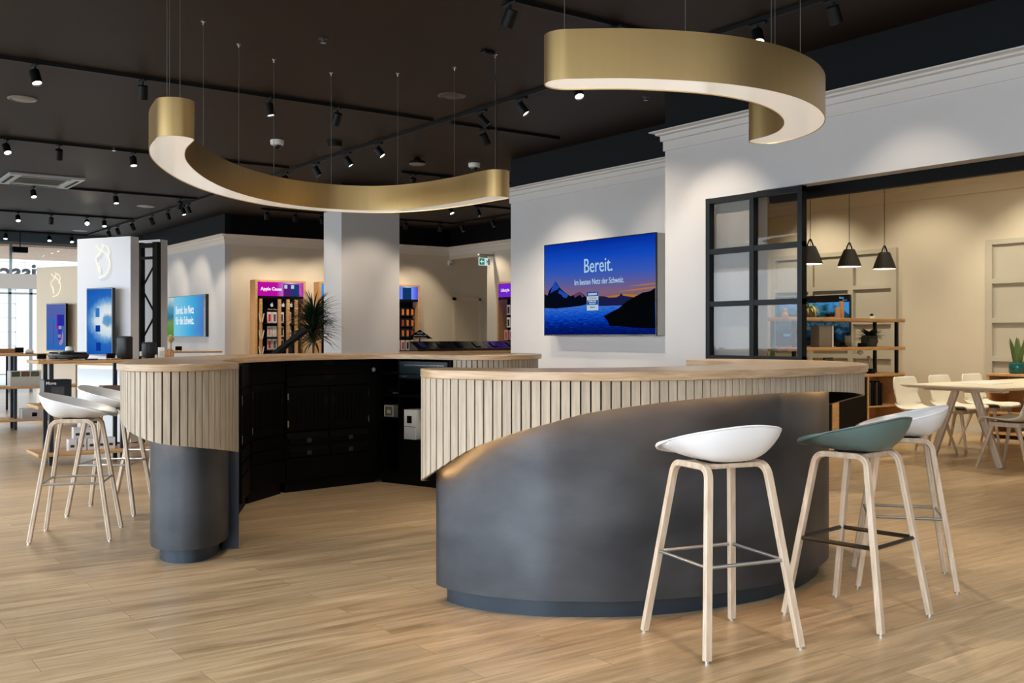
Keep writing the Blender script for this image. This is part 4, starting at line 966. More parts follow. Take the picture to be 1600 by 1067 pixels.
# meeting screen
y0, y1, zb, zt = 8.74, 10.04, 1.07, 1.785
tv = thing('meeting_screen', (XB-.085, (y0+y1)/2, zb), -PI/2, 'wall screen showing a forest river behind the shelving unit', 'screen')
w, h = y1-y0, zt-zb
MB().cbox(-w/2, w/2, 0, .05, 0, h, .003).build('bezel', SCREENB, tv, 0)
riv = emis_grad('forest_river_picture', [(0, (8, 16, 24)), (.3, (20, 52, 74)), (.42, (70, 96, 110)), (.55, (16, 48, 58)), (.7, (30, 76, 90)), (.85, (60, 120, 150)), (1, (70, 150, 220))], s=.8, noise=1.3, nscale=3.2, nstretch=(3, 1, 2.2))
sc2 = MB().box(-w/2+.01, w/2-.01, -.0015, 0, .075, h-.10).build('screen_image', riv, tv, 0)
poly([(w/2-.26, h-.10), (w/2-.012, h-.10), (w/2-.012, h-.28), (w/2-.05, h-.24), (w/2-.10, h-.2), (w/2-.2, h-.17)], -.003, emis('picture_sky', (64, 150, 224), .9), sc2, 'sky_patch')
text('blue Video', .075, emis('light_blue_text', (110, 180, 230), .9), sc2, (-w/2+.16, -.004, .135), sx=.9)
text('blue', .045, MATS['light_blue_text'], sc2, (w/2-.17, -.004, h-.055)); text('Swisscom', .02, MATS['light_blue_text'], sc2, (w/2-.12, -.004, h-.08))
# meeting table
mt = thing('meeting_table', (8.83, 4.77, 0), 0, 'long pale meeting table on slanted oak legs', 'table')
L_, W_ = 2.6, 1.03
m = MB().loft([[(.05,.05,.712),(L_-.05,.05,.712),(L_-.05,W_-.05,.712),(.05,W_-.05,.712)], [(0,0,.732),(L_,0,.732),(L_,W_,.732),(0,W_,.732)], [(0,0,.742),(L_,0,.742),(L_,W_,.742),(0,W_,.742)]], True, True)
m.build('tabletop', mat('pale_linoleum_top', (232, 222, 202), .4), mt, 0)
for x in (.20, L_-.32):
    MB().box(x, x+.10, .12, W_-.12, .688, .712).build('crossbeam', OAKP, mt, 0)
    MB().strip([(x+.05, .17, .0), (x+.05, .42, .69)], .045, .062, (1, 0, 0)).build('leg', OAKP, mt, 0)
    MB().strip([(x+.05, W_-.17, .0), (x+.05, W_-.42, .69)], .045, .062, (1, 0, 0)).build('leg', OAKP, mt, 0)
MB().box(.3, L_-.3, .47, .56, .672, .712).build('beam', OAKP, mt, 0)
t = thing('paper_sheets', (9.65, 5.38, .742), .1, 'white sheets of paper lying on the meeting table', 'paper')
MB().box(-.25, .2, -.15, .15, 0, .003).build('sheet', SOFTW, t, 0); MB().box(-.12, .3, -.12, .16, .0032, .006).build('sheet', SOFTW, t, 0)
def shell_chair(loc, ang, label):
    t = thing('shell_chair', (loc[0], loc[1], 0), ang, label, 'chair', 'white shell chairs around the meeting table')
    cl = spline([(.235, .425), (.215, .452), (.12, .448), (0, .436), (-.10, .440), (-.165, .475), (-.195, .56), (-.215, .68), (-.235, .785)], .02)
    hw = spline([(0, .20), (.1, .235), (.4, .245), (.6, .225), (.72, .20), (.85, .215), (.96, .195), (1, .165)], .02)
    def width(s):
        for a, b in zip(hw, hw[1:]):
            if a[0] <= s <= b[0]: return a[1]+(b[1]-a[1])*(s-a[0])/max(b[0]-a[0], 1e-6)
        return hw[-1][1]
    n = len(cl)
    def fn(u, v):
        i = min(n-1, int(round(v*(n-1)))); x, z = cl[i]; s = i/(n-1); q = 2*u-1; ww = width(s)
        lift = .03*abs(q)**2.5*(math.sin(PI*min(1, s*1.25))**.5 if s < .8 else .5); back = s > .6
        return (x+(lift*1.1 if back else 0), q*ww, z+(0 if back else lift))
    s_ = MB().grid(fn, 17, n).build('seat_shell', CWPL, t, 60)
    md = s_.modifiers.new('thickness', 'SOLIDIFY'); md.thickness = .010; md.offset = 0
    m = MB().cbox(-.14, .16, -.17, .17, .385, .425, .006); m.build('seat_frame', OAKP, t, 0)
    for sx in (-1, 1):
        for sy in (-1, 1):
            MB().tube([(sx*.12+.01, sy*.15, .40), (sx*.235, sy*.235, .0)], [.019, .012], 12).build('leg', OAKP, t)
    return t
F_ = -PI/2
shell_chair((9.58, 6.03), F_, 'white shell chair at the near end of the far row, next to the oak shelving')
shell_chair((10.30, 6.08), F_, 'white shell chair in the middle of the far row behind the table')
shell_chair((10.95, 6.08), F_, 'white shell chair last in the far row, next to the oak sideboard')
shell_chair((9.18, 4.86), PI/2, 'white shell chair on our side of the meeting table, back to the photo edge')
shell_chair((10.1, 4.62), PI/2, 'white shell chair mostly outside the photo, its legs behind the nearest one')
# sideboard
sb = thing('sideboard', (11.72, 6.54, 0), 0, 'oak sideboard with open shelves under the snake plant in a teal pot', 'sideboard')
m = MB().box(0, .40, -.025, 0, 0, .74).box(.385, .40, -2.2, 0, 0, .74)
for yy in (-.75, -1.5, -2.2): m.box(0, .40, yy-.0125, yy+.0125, 0, .74)
m.build('body', OAKF, sb, 0); MB().cbox(-.005, .41, -2.22, .01, .735, .765, .003).build('top', OAKF, sb, 0)
for z in (.60, .30, .06): MB().box(.005, .385, -2.2, -.02, z-.012, z+.012).build('shelf', OAKF, sb, 0)
for k, (z, hh, c) in enumerate(((.612, .03, 0), (.612, .05, 1), (.072, .03, 0), (.105, .03, 1))):
    tag(MB().cbox(11.76, 12.0, 6.1-.28*(k == 1)-.2, 6.1-.28*(k == 1)+.06, z, z+hh, .002).build('magazine_stack', [SOFTW, DARKG][c]), ['pale magazines on the upper shelf of the sideboard', 'dark magazines farther back on the upper sideboard shelf', 'pale magazines at the bottom of the sideboard', 'dark magazines lying on the pale ones in the sideboard'][k], 'magazines', 'magazines in the sideboard')
yy, d = onX(1590, 11.88)
snake((11.88, yy, .765), 'snake plant in a shiny teal pot on the oak sideboard', mat('teal_glaze', (22, 84, 88), .15), 1.35, 8, .095, .13)

# ============================================================ LEFT DISPLAY AREA
def col_frame(px, d): x, y = C((px-800)/1600*d, d); return x, y
BA = math.atan2(*reversed(C(.899, -.438)))         # direction of the column faces, left to right
def column(px_right, d, wid, dep, top, m, label, side_m, zb=0):
    x, y = col_frame(px_right, d)
    t = thing('display_column', (x, y, 0), BA, label, 'column')
    MB().cbox(-wid, 0, 0, dep, zb, top, .003).build('panel', m, t, 0)
    return t
def fox_logo(parent, x, z, s, m, y=-.008):
    """abstract line emblem of flowing curves on the column"""
    c1 = spline([(-.08, .34), (-.04, .27), (.03, .20), (.07, .12), (.085, .02), (.07, -.10), (.03, -.19), (-.03, -.23), (-.055, -.235)], .01)
    c2 = spline([(0, .37), (0, .30), (-.02, .23), (-.05, .17), (-.085, .12), (-.08, .06), (-.05, 0), (-.035, -.07), (-.03, -.17)], .01)
    c3 = spline([(.01, .33), (.05, .31), (.075, .25), (.075, .18), (.05, .10)], .01)
    c4 = spline([(-.085, .10), (-.075, .02), (-.055, -.05), (-.045, -.14)], .01)
    mb = MB()
    for c, r in ((c1, .0065), (c2, .0055), (c3, .005), (c4, .005)): mb.tube([(x+p[0]*s*1.25, y, z+p[1]*s*.62) for p in c], r*.8, 6)
    return mb.build('glowing_emblem', m, parent)
GLOW = emis('glowing_white_line', (255, 248, 226), 1.25)
cA_ = column(204, 11.2, .82, .12, 2.30, mat('cool_white_column', (220, 222, 226), .5), 'white display column with a glowing line emblem and a tall portrait screen', None)
fox_logo(cA_, -.41, 2.005, 1.0, GLOW)
cB_ = column(121, 15.6, .90, .14, 2.28, mat('warm_beige_column', (236, 218, 190), .6), 'beige display column behind the white one, with its own glowing emblem', None)
fox_logo(cB_, -.46, 1.965, 1.0, GLOW)
cC_ = column(250, 11.9, .42, .12, 2.33, MATS['cool_white_column'], 'plain white column behind the black truss', None)
def portrait(parent_col, px_right, d, wid, z0, z1, label, pic):
    x, y = col_frame(px_right, d)
    t = thing('portrait_screen', (x, y, z0), BA, label, 'screen', 'portrait screens on the columns')
    MB().cbox(-wid, 0, 0, .045, 0, z1-z0, .003).build('bezel', SCREENB, t, 0)
    s = MB().box(-wid+.012, -.012, -.002, 0, .012, z1-z0-.012).build('screen_image', pic, t, 0); return t, s, wid, z1-z0
def emis_ring(name, cx, cz, sx, stops, s=.95):
    m = bpy.data.materials.new(name); m.use_nodes = True; nt = m.node_tree; nt.nodes.clear(); N = nt.nodes.new; L = nt.links.new
    tc = N('ShaderNodeTexCoord'); mp = N('ShaderNodeMapping'); mp.inputs['Location'].default_value = (-cx*sx, 0, -cz); mp.inputs['Scale'].default_value = (sx, 0, 1)
    L(tc.outputs['Generated'], mp.inputs[0]); nz = N('ShaderNodeTexNoise'); nz.inputs['Scale'].default_value = 9; L(tc.outputs['Generated'], nz.inputs['Vector'])
    ln = N('ShaderNodeVectorMath'); ln.operation = 'LENGTH'; L(mp.outputs[0], ln.inputs[0])
    a = N('ShaderNodeMath'); a.operation = 'MULTIPLY_ADD'; a.inputs[1].default_value = .10; L(nz.outputs[0], a.inputs[0]); L(ln.outputs['Value'], a.inputs[2])
    r = N('ShaderNodeValToRGB'); els = r.color_ramp.elements
    while len(els) < len(stops): els.new(.5)
    for e, (p, c) in zip(els, stops): e.position = p
    for e, (p, c) in zip(els, stops): e.color = lin(c)
    L(a.outputs[0], r.inputs[0]); e = N('ShaderNodeEmission'); e.inputs[1].default_value = s; o = N('ShaderNodeOutputMaterial'); L(r.outputs[0], e.inputs[0]); L(e.outputs[0], o.inputs[0]); return m
pring = emis_ring('glowing_ring_picture', .86, .52, .42, [(.0, (90, 150, 205)), (.12, (110, 170, 215)), (.17, (240, 246, 250)), (.27, (215, 232, 245)), (.33, (120, 175, 225)), (.42, (40, 110, 200)), (.7, (18, 84, 186))])
t, s, wd, hh = portrait(cA_, 175.5, 11.15, .395, .995, 1.735, 'portrait screen with a white glowing ring on blue, on the white column', pring)
LB = emis('picture_light_blue', (60, 130, 210), .9); DB = emis('picture_deep_blue', (14, 60, 160), .9)
MB().box(-.25, -.19, -.004, -.002, .42, .52).build('picture_frame_image', LB, s, 0); MB().box(-.25, -.18, -.004, -.002, .26, .33).build('sofa_image', DB, s, 0)
MB().box(-.24, -.17, -.004, -.002, .05, .14).build('cabinet_image', DB, s, 0)
p2 = emis_grad('violet_blue_picture', [(0, (50, 110, 200)), (.4, (74, 110, 190)), (1, (96, 108, 180))], s=.9, noise=.1)
t, s, wd, hh = portrait(cB_, 102.5, 15.5, .42, .985, 1.705, 'portrait screen with a hand holding a phone, on the beige column', p2)
for a in ((-.30, -.22, .42, .50, (40, 120, 210), 'lamp_shade_image'), (-.262, -.258, .05, .42, (40, 70, 150), 'lamp_pole_image'), (-.17, -.03, .38, .55, (40, 50, 170), 'window_image'), (-.19, -.165, .33, .56, (150, 30, 170), 'curtain_image'), (-.16, -.08, .17, .38, (60, 60, 190), 'phone_image'), (-.155, -.085, .20, .25, (200, 170, 190), 'card_image'), (-.155, -.085, .33, .38, (190, 200, 235), 'card_image')):
    MB().box(a[0], a[1], -.004, -.002, a[2], a[3]).build(a[5], emis('pic_%s' % a[5], a[4], .9), s, 0)
poly([(-.10, .08), (-.05, .13), (-.045, .24), (-.065, .29), (-.075, .2), (-.12, .14), (-.14, .11)], -.005, emis('pic_hand', (190, 150, 180), .85), s, 'hand_image')
# truss
x, y = col_frame(217, 11.55)
tr = thing('lattice_truss', (x, y, 0), BA, 'black steel lattice truss standing between two white columns', 'truss')
w = .235
for xx, r in ((0, .016), (w-.03, .033)): MB().box(xx-.0, xx+2*r, 0, .06, 0, 2.26).build('chord', BLK, tr, 0)
m = MB().box(0, w, 0, .05, 2.20, 2.25).box(0, w, 0, .05, 2.07, 2.10)
zz_ = 2.02; k = 0
while zz_ > .1:
    a, b = (w-.02, .02) if k % 2 == 0 else (.02, w-.02)
    m.tube([(a, .03, zz_), (b, .03, zz_-.27)], .011, 6); zz_ -= .29; k += 1
m.build('lattice', BLK, tr)
# video screen on the left far wall
y0, y1 = 19.1, 21.6; zb, zt = 1.20, 2.01
tv = thing('wall_screen_display', (LX-.06, (y0+y1)/2, zb), -PI/2, 'bright blue wall screen reading Bereit. Im Netz für die Schweiz.', 'screen')
w, h = y1-y0, zt-zb
MB().box(-w/2, w/2, 0, .06, 0, h).build('bezel', SCREENB, tv, 0)
pic = emis_grad('sky_blue_picture', [(0, (150, 210, 235)), (.4, (120, 205, 240)), (.7, (70, 180, 232)), (1, (80, 130, 205))], axis='X', s=.95, noise=.25, nscale=2)
s = MB().box(-w/2+.01, w/2-.12, -.002, 0, .01, h-.01).build('screen_image', pic, tv, 0)
grn = emis_grad('meadow_picture', [(0, (80, 140, 70)), (.35, (120, 160, 80)), (.5, (60, 120, 150)), (.7, (90, 160, 190)), (1, (210, 220, 215))], s=.9, noise=.3, nscale=6)
MB().box(-w/2+.01, -w/2+.62, -.004, -.002, .01, h-.01).build('meadow_image', grn, s, 0)
TW = emis('white_screen_text', (240, 250, 255), 1.0)
text('Bereit. Im Netz', .225, TW, s, (-.50, -.005, .457), sx=.78, bold=.002); text('für die Schweiz.', .225, TW, s, (-.50, -.005, .247), sx=.78, bold=.002)

# display tables ----------------------------------------------------------
def disp_table(x0, x1, y0, y1, label, tops, legs, zs, short=None):
    t = thing('display_table', (x0, y0, 0), 0, label, 'table', 'oak display tables with black legs')
    W2, D2 = x1-x0, y1-y0
    for i, z in enumerate(zs):
        xa, xb = (0, W2)
        if short and i == 1: xb = short
        MB().cbox(xa, xb, 0, D2, z-.03, z, .003).build('tabletop' if i == 0 else 'shelf', OAKF, t)
    for lx in legs:
        for ly in (.13, D2-.13): MB().box(lx-.018, lx+.018, ly-.018, ly+.018, 0, zs[0]-.03).build('leg', mat('blue_black_leg', (30, 42, 54), .4), t, 0)
    return t
disp_table(1.98, 3.6, 10.1, 10.62, 'oak display table with a robot vacuum on top, behind the white stools', 0, (.14, .78, 1.5), (.98, .565, .125), None)
disp_table(2.02, 3.75, 14.35, 14.85, 'oak display table farther back, photo-printed box on its shelf', 0, (.10, .55, 1.6), (.98, .56, .14))
disp_table(4.2, 6.2, 16.9, 17.4, 'oak table end showing beyond the smaller counter end, below the blue screen', 0, (.2, 1.2), (.96, .3))
# high table at the left photo edge
t = thing('high_table', (2.05, 18.4, 0), 0, 'reddish wooden high table cut by the left photo edge', 'table')
MB().cbox(0, 1.30, 0, .7, 1.0-.1, 1.0, .004).build('tabletop', mat('reddish_wood', (176, 120, 72), .5), t)
for x in (.1, 1.1): MB().box(x-.015, x+.015, .05, .08, 0, .9).build('leg', BLK, t, 0)
# white plinth before the white column
x, y = col_frame(204, 11.02)
t = thing('display_plinth', (x, y, 0), BA, 'white display cabinet with a glowing line under its oak top, before the white column', 'cabinet')
MB().cbox(-.80, 0, 0, .14, .06, .85, .003).build('body', mat('gloss_white_front', (228, 232, 234), .35), t)
MB().box(-.78, -.02, .01, .12, 0, .06).build('toe_kick', BLACKP, t)
MB().cbox(-.82, .01, -.02, .15, .885, .925, .003).build('top', OAKF, t)
MB().box(-.78, -.02, 0, .13, .85, .885).build('light_strip', emis('white_light_strip', (255, 250, 235), 1.8), t)
x, y = col_frame(118, 14.9)
t = thing('display_plinth', (x, y, 0), BA, 'beige low cabinet below the smaller portrait screen', 'cabinet')
MB().cbox(-.72, 0, 0, .3, 0, .86, .003).build('body', mat('beige_front', (204, 186, 160), .5), t)
MB().cbox(-.75, .02, -.02, .3, .86, .90, .003).build('top', OAKF, t)
# goods ------------------------------------------------------------------
def on_T1(px, y=10.25): return onTY(px, y)
Z1 = .98
x = on_T1(107, 10.32)
t = thing('robot_vacuum', (x, 10.32, Z1), 0, 'round black robot vacuum lying on the front display table', 'robot vacuum')
MB().lathe([(0.001, .01), (.165, .01), (.175, .02), (.178, .055), (.172, .07), (.16, .076), (0.001, .078)], 40).build('body', mat('glossy_black', (14, 16, 18), .15), t)
MB().lathe([(.179, .03), (.181, .034), (.181, .048), (.179, .052)], 40).build('bumper', DARKG, t)
MB().lathe([(0.001, .078), (.05, .078), (.05, .088), (0.001, .09)], 24).build('sensor_turret', DARKG, t)
t = thing('smart_speaker', (on_T1(108.5, 10.5), 10.5, Z1), 0, 'small white round-cornered speaker behind the robot vacuum', 'speaker')
MB().lathe([(0.001, .0), (.032, 0), (.038, .02), (.038, .11), (.03, .125), (0.001, .128)], 24).build('body', SOFTW, t); MB().lathe([(0.001, .128), (.02, .1285), (0.001, .13)], 16).build('touch_top', DARKG, t)
def speaker(px, y, z0, rx, ry, hh, label, m=None):
    t = thing('portable_speaker', (on_T1(px, y), y, z0), BA, label, 'speaker', 'black speakers on the display table')
    n = 32; rows = []
    for zz, k in ((0, .9), (.01, 1), (hh-.02, 1), (hh-.004, .93), (hh, .8)):
        rows.append([(rx*k*math.copysign(abs(math.cos(2*PI*i/n))**.7, math.cos(2*PI*i/n)), ry*k*math.copysign(abs(math.sin(2*PI*i/n))**.7, math.sin(2*PI*i/n)), zz) for i in range(n)])
    MB().loft(rows, True, True).build('body', m or mat('black_speaker_mesh', (20, 24, 26), .5), t, 50)
    MB().lathe([(0.001, 0), (rx*.5, 0), (0.001, .002)], 20, (0, 0, hh+.0005)).build('control_top', DARKG, t)
    MB().cbox(-rx*.4, rx*.4, -ry-.05, -ry-.01, 0, .012, .002).build('price_foot', CARD, t)
speaker(195, 10.35, Z1, .072, .06, .225, 'tall black speaker nearest to the portrait screen')
speaker(233, 10.45, Z1, .068, .06, .165, 'shorter black speaker right beside the counter end')
for px, y, z0, lab in ((65, 10.2, Z1, 'black charging stand at the left end of the front table'), (173, 10.22, Z1, 'black charging stand below the large portrait screen'), (30, 14.45, .98, 'black gadget on the rear table before the window'), (279, 17.05, .96, 'black gadget on the table below the blue screen')):
    s = 1.0 if y < 12 else 1.35
    x_ = onTY(px, y); t = thing('gadget_stand', (x_, y, z0), 0, lab, 'device', 'small black gadgets on the display tables')
    MB().cbox(-.038*s, .038*s, -.02, .02, .015, .06*s, .004).build('case', BLACKP, t); MB().cbox(-.034*s, -.012*s, -.03, .02, 0, .016, .002).build('foot', CARD, t); MB().cbox(.012*s, .034*s, -.03, .02, 0, .016, .002).build('foot', CARD, t)
t = thing('phone', (on_T1(143, 10.2), 10.2, Z1), .3, 'flat dark blue phone lying on the front display table', 'phone')
MB().cbox(-.05, .05, -.03, .03, 0, .012, .003).build('body', mat('navy_plastic', (30, 50, 90), .3), t)
t = thing('smart_speaker', (onTY(46, 14.5), 14.5, .98), 0, 'small white round gadget on the rear table before the window', 'device')
MB().lathe([(0.001, .012), (.05, .014), (.055, .03), (.03, .055), (0.001, .06)], 20).build('body', SOFTW, t); MB().cyl((0, 0), .05, 0, .012).build('base', BLACKP, t)
t = thing('white_sensor', (on_T1(219.5, 10.2), 10.2, Z1), 0, 'tiny white upright gadget before the shorter black speaker', 'device')
MB().cbox(-.008, .012, -.01, .01, .03, .075, .003).build('body', SOFTW, t); MB().cbox(-.014, .006, -.012, .012, 0, .03, .003).build('stand', BLACKP, t)
t = thing('glass_bottle', (on_T1(244, 10.2), 10.2, Z1), 0, 'small clear ribbed gadget beside the shorter black speaker', 'device')
MB().lathe([(0.001, 0), (.012, 0), (.014, .01), (.009, .016), (.014, .024), (.009, .031), (.013, .04), (0.001, .046)], 14).build('body', SOFTW, t)
t = thing('white_carton', (on_T1(252, 10.3), 10.3, Z1), 0, 'narrow white carton standing next to the wooden blocks', 'box')
MB().cbox(-.028, .028, -.02, .02, 0, .115, .002).build('box', SOFTW, t); MB().box(-.02, .02, -.0215, -.02, .03, .08).build('label', mat('pale_grey_print', (206, 204, 198), .5), t)
for k, (px, hh, w2) in enumerate(((259, .07, .016), (263.5, .10, .010), (268, .06, .014))):
    t = tag(MB().cbox(on_T1(px, 10.3)-w2, on_T1(px, 10.3)+w2, 10.28, 10.32, Z1, Z1+hh, .002).build('wooden_block', WOODF), ['thick wooden block next to the white carton', 'tall thin wooden block', 'low wooden block farthest from the white carton'][k], 'wooden block', 'wooden blocks on the display table')
X_ = onTY(267, 17.1)
t = thing('glass_bulb', (X_, 17.1, .96), 0, 'clear round bulb on a foot below the bright blue wall screen', 'lamp')
MB().lathe([(0.001, 0), (.04, 0), (.04, .02), (.012, .03), (.012, .13), (.03, .15), (.055, .19), (.055, .22), (.03, .265), (0.001, .275)], 20).build('bulb', mat('amber_glass', (196, 176, 120), .1), t)
MB().lathe([(0.001, -.004), (.045, -.004), (.045, 0.004), (0.001, .004)], 16).build('foot', CARD, t)
for o_ in kids(t):
    if o_.name.startswith('foot'): o_.location = (0, 0, .005)
# boxes on the shelves
t = thing('coffee_machine_box', (on_T1(88, 10.3), 10.3, .565), 0, 'black product box marked Move on the middle shelf of the front table', 'box')
MB().cbox(-.125, .115, -.09, .09, 0, .235, .002).build('box', mat('charcoal_print_box', (34, 38, 44), .35), t)
text('Move', .04, SOFTW, t, (-.11, -.092, .19), bold=.001)
MB().cbox(-.06, .05, -.092, -.09, .02, .17, .0008).build('printed_product', mat('grey_print', (70, 74, 80), .4), t)
for k, (px, y, w2, hh, lab) in enumerate(((148, 10.3, .085, .145, 'brown carton on the middle shelf beside the hidden second one'), (172, 10.36, .085, .16, 'darker brown carton partly covered by the counter end'))):
    t = thing('carton', (on_T1(px, y), y, .565), 0, lab, 'box', 'brown cartons on the front table')
    MB().cbox(-w2, w2, -.08, .08, 0, hh, .002).build('box', CARD if k == 0 else mat('brown_wood_print', (140, 112, 88), .6), t); MB().box(-.03, .05, -.082, -.08, .03, .06).build('label', BLACKP, t)
# white boxed devices stacked in a pyramid
GB = mat('white_print_box', (226, 226, 228), .4)
rows_ = [(.125, [112, 127, 142, 158, 172]), (.235, [120, 136, 152]), (.345, [131, 147])]
nb = 0
for ri, (z, pxs) in enumerate(rows_):
    for ci, px in enumerate(pxs):
        X_ = on_T1(px, 10.28); t = thing('device_box', (X_, 10.28, z), 0, 'small white printed box, %s from the left in the %s row of the pyramid' % (ORD[ci], ['bottom', 'middle', 'top'][ri]), 'box', 'pyramid of white boxes on the bottom shelf')
        MB().cbox(-.038, .038, -.04, .04, 0, .108, .002).build('box', GB, t); MB().cbox(-.02, .016, -.042, -.04, .03, .055, .0008).build('printed_device', DARKG, t)
        MB().cyl((0, 0), .001, 0, .001)
t = thing('photo_print_box', (onTY(40, 14.5), 14.5, .56), 0, 'box printed with three landscape photos on the rear table shelf', 'box')
MB().cbox(-.20, .17, -.1, .1, 0, .20, .002).build('box', mat('pale_grey_box_print', (186, 184, 178), .5), t)
for k in range(3): MB().box(-.185+.115*k, -.085+.115*k, -.102, -.1, .125, .19).build('printed_photo', mat('photo_print_%d' % k, [(60, 70, 54), (96, 70, 50), (74, 86, 60)][k], .5, var=.5, vscale=30), t, 0)
t = thing('kitchen_box', (onTY(58, 14.45), 14.45, .14), 0, 'grey box with a round dark print on the lower shelf of the rear table', 'box')
MB().cbox(-.20, .22, -.1, .1, 0, .13, .002).build('box', mat('light_grey_print', (176, 172, 168), .5), t); MB().cbox(-.08, -.02, -.102, -.1, .03, .08, .0008).build('print', BLACKP, t); MB().cbox(.05, .10, -.102, -.1, .04, .065, .0008).build('print', BLACKP, t)

# ============================================================ ACCESSORY CABINETS ON THE FAR WALLS
def acc_cabinet(x0, y0, rz, w, label, head, head_name, right_vis=True):
    """front plane at local y=0, local x to the right"""
    t = thing('accessory_cabinet', (x0, y0, 0), rz, label, 'cabinet', 'oak accessory cabinets with lit headers')
    D = .245; h = 2.25; f = .045
    MB().box(0, f, 0, D, 0, h).box(w-f, w, 0, D, 0, h).box(f, w-f, 0, D, h-.035, h).box(f, w-f, 0, D, 0, .5).build('frame', OAKF, t, 0)
    MB().box(f, w-f, D-.03, D, .5, 1.95).build('back_panel', BLACKP, t, 0)
    hd = MB().box(f, w-f, .01, D, 1.955, h-.036).build('lit_header', head, t, 0)
    MB().box(f, w-f, .0, .02, 1.91, 1.955).build('header_edge', BLACKP, t, 0)
    return t, hd, w, h
def grad_head(name, a, b, c): return emis_grad(name, [(0, a), (.42, a), (.6, b), (.72, c), (.86, b), (1, a)], axis='X', s=.95)
t, hd, w, h = acc_cabinet(7.22, 18.0, 0, 1.0, 'oak accessory cabinet with a magenta header reading Apple Cases', grad_head('magenta_header', (196, 16, 172), (200, 130, 220), (226, 190, 236)), 'm')
text('Apple Cases', .082, emis('header_text_white', (255, 240, 255), 1.1), hd, (.11, .007, 2.06), bold=.003)
for k, (x0, x1) in enumerate(((.555, .70), (.69, .87))):
    q = MB().cbox(x0, x1, .002, .009, 1.955, 2.185, .001).build('phone_case_image', emis('header_phone_%d' % k, [(96, 36, 130), (40, 66, 130)][k], .8), hd, 0)
    MB().cbox(x0+.015, x0+.075, -.0, .002, 2.10, 2.17, .001).build('camera_image', emis('header_camera', (200, 220, 245), .9), q, 0)
# oak dividers and hooks
for x in (.085, .455, .625, .79): MB().box(x, x+.055, .0, .05, .5, 1.90).build('divider', OAKF, t, 0)
for z in (1.63, 1.32, 1.02):
    for s in (-1, 1): MB().strip([(.112+s*.02, -.02, z-.16), (.112+s*.05, -.02, z)], .03, .006, (0, 1, 0)).build('brochure_clip', SOFTW, t, 0)
MB().box(.27, .46, .12, .13, 1.68, 1.90).build('brand_panel', BLACKP, t, 0); 
def apple_mark(x, z, s, parent, y):
    n = 20; pts = []
    for k in range(n):
        a = 2*PI*k/n; r = 1+.10*math.cos(2*a+PI)*.6; px_, pz = r*math.cos(a), r*math.sin(a)*1.02
        if -.35 < a-0.1 < .45 or a > 2*PI-.3: px_ -= .32
        if abs(px_) < .25: pz -= .12*math.copysign(1, pz)
        pts.append((x+px_*s, z+pz*s))
    poly(pts, y, emis('pale_logo_white', (225, 225, 225), .7), parent, 'fruit_mark')
    lf = [(x+.05*s, z+1.1*s), (x+.1*s, z+1.5*s), (x+.45*s, z+1.75*s), (x+.4*s, z+1.35*s)]
    poly(lf, y, MATS['pale_logo_white'], parent, 'fruit_leaf')
for x in (.37, .57, .73): apple_mark(x, 1.79, .032, t, .05 if x > .5 else .11)
text('iPhone Cases', .035, SOFTW, t, (.29, .11, 1.70))
CASEC = {'red': (190, 40, 40), 'black': (16, 16, 18), 'pale': (214, 208, 204), 'mauve': (110, 84, 104), 'navy': (46, 52, 88), 'rose': (206, 160, 150)}
pkw = mat('white_pack', (232, 228, 222), .5)
def packs(ox, oy, rz, xs, zs, cols, gname, ww, hh, place, cardcol=None, depth=.10):
    M_ = Matrix.Translation((ox, oy, 0)) @ Matrix.Rotation(rz, 4, 'Z')
    for zi, z in enumerate(zs):
        for xi, x in enumerate(xs):
            c = cols[(zi*3+xi*2) % len(cols)]; p = M_ @ Vector((x, depth, z))
            t_ = thing('accessory_pack', p, rz, '%s pack from the left in the %s row of the %s' % (ORD[xi], ['top', 'second', 'third', 'fourth', 'fifth'][zi], place), 'pack', gname)
            MB().box(-ww/2, ww/2, 0, .02, 0, hh).build('card', cardcol or pkw, t_, 0)
            MB().box(-ww*.27, ww*.27, -.004, 0, hh*.12, hh*.8).build('product', c, t_, 0)
mk = lambda n: mat('case_'+n, CASEC[n], .45)
packs(7.22, 18.0, 0, (.32, .42, .56, .71), (1.46, 1.20, .96), [mk('red'), mk('black'), mk('mauve'), mk('rose'), mk('navy'), mk('pale')], 'packs in the magenta-headed cabinet', .085, .20, 'magenta-headed cabinet')
for z in (1.44, 1.18, .94): MB().box(.25, w-.05, .04, .20, z, z+.012).build('shelf', DARKG, t, 0)
t, hd, w, h = acc_cabinet(8.50, 18.0, 0, 1.0, 'oak accessory cabinet half hidden behind plant and pillar, light blue header', emis_grad('light_blue_header', [(0, (40, 130, 230)), (1, (70, 170, 245))], s=.9, noise=.5, nscale=9), 'b')
t, hd, w, h = acc_cabinet(9.73, 18.0, 0, 1.0, 'oak accessory cabinet with a violet-blue header, full of small orange-marked packs', grad_head('violet_blue_header', (70, 70, 240), (120, 150, 250), (190, 215, 255)), 'v')
MB().cbox(.60, .80, .002, .009, 1.955, 2.19, .001).build('phone_image', emis('header_phone_navy', (22, 62, 120), .8), hd, 0)
ORG = mat('orange_print', (214, 120, 60), .5); GRN = mat('green_print', (110, 160, 80), .5); WP = mat('pale_print', (190, 186, 186), .5); RDP = mat('brick_print', (150, 60, 50), .5)
BPK = mat('black_pack', (24, 24, 26), .45)
packs(9.73, 18.0, 0, (.55, .66, .77, .88), (1.62, 1.40, 1.19), [ORG, ORG, ORG, ORG, ORG, RDP, ORG], 'packs in the violet-blue-headed cabinet', .085, .17, 'violet-blue-headed cabinet', BPK)
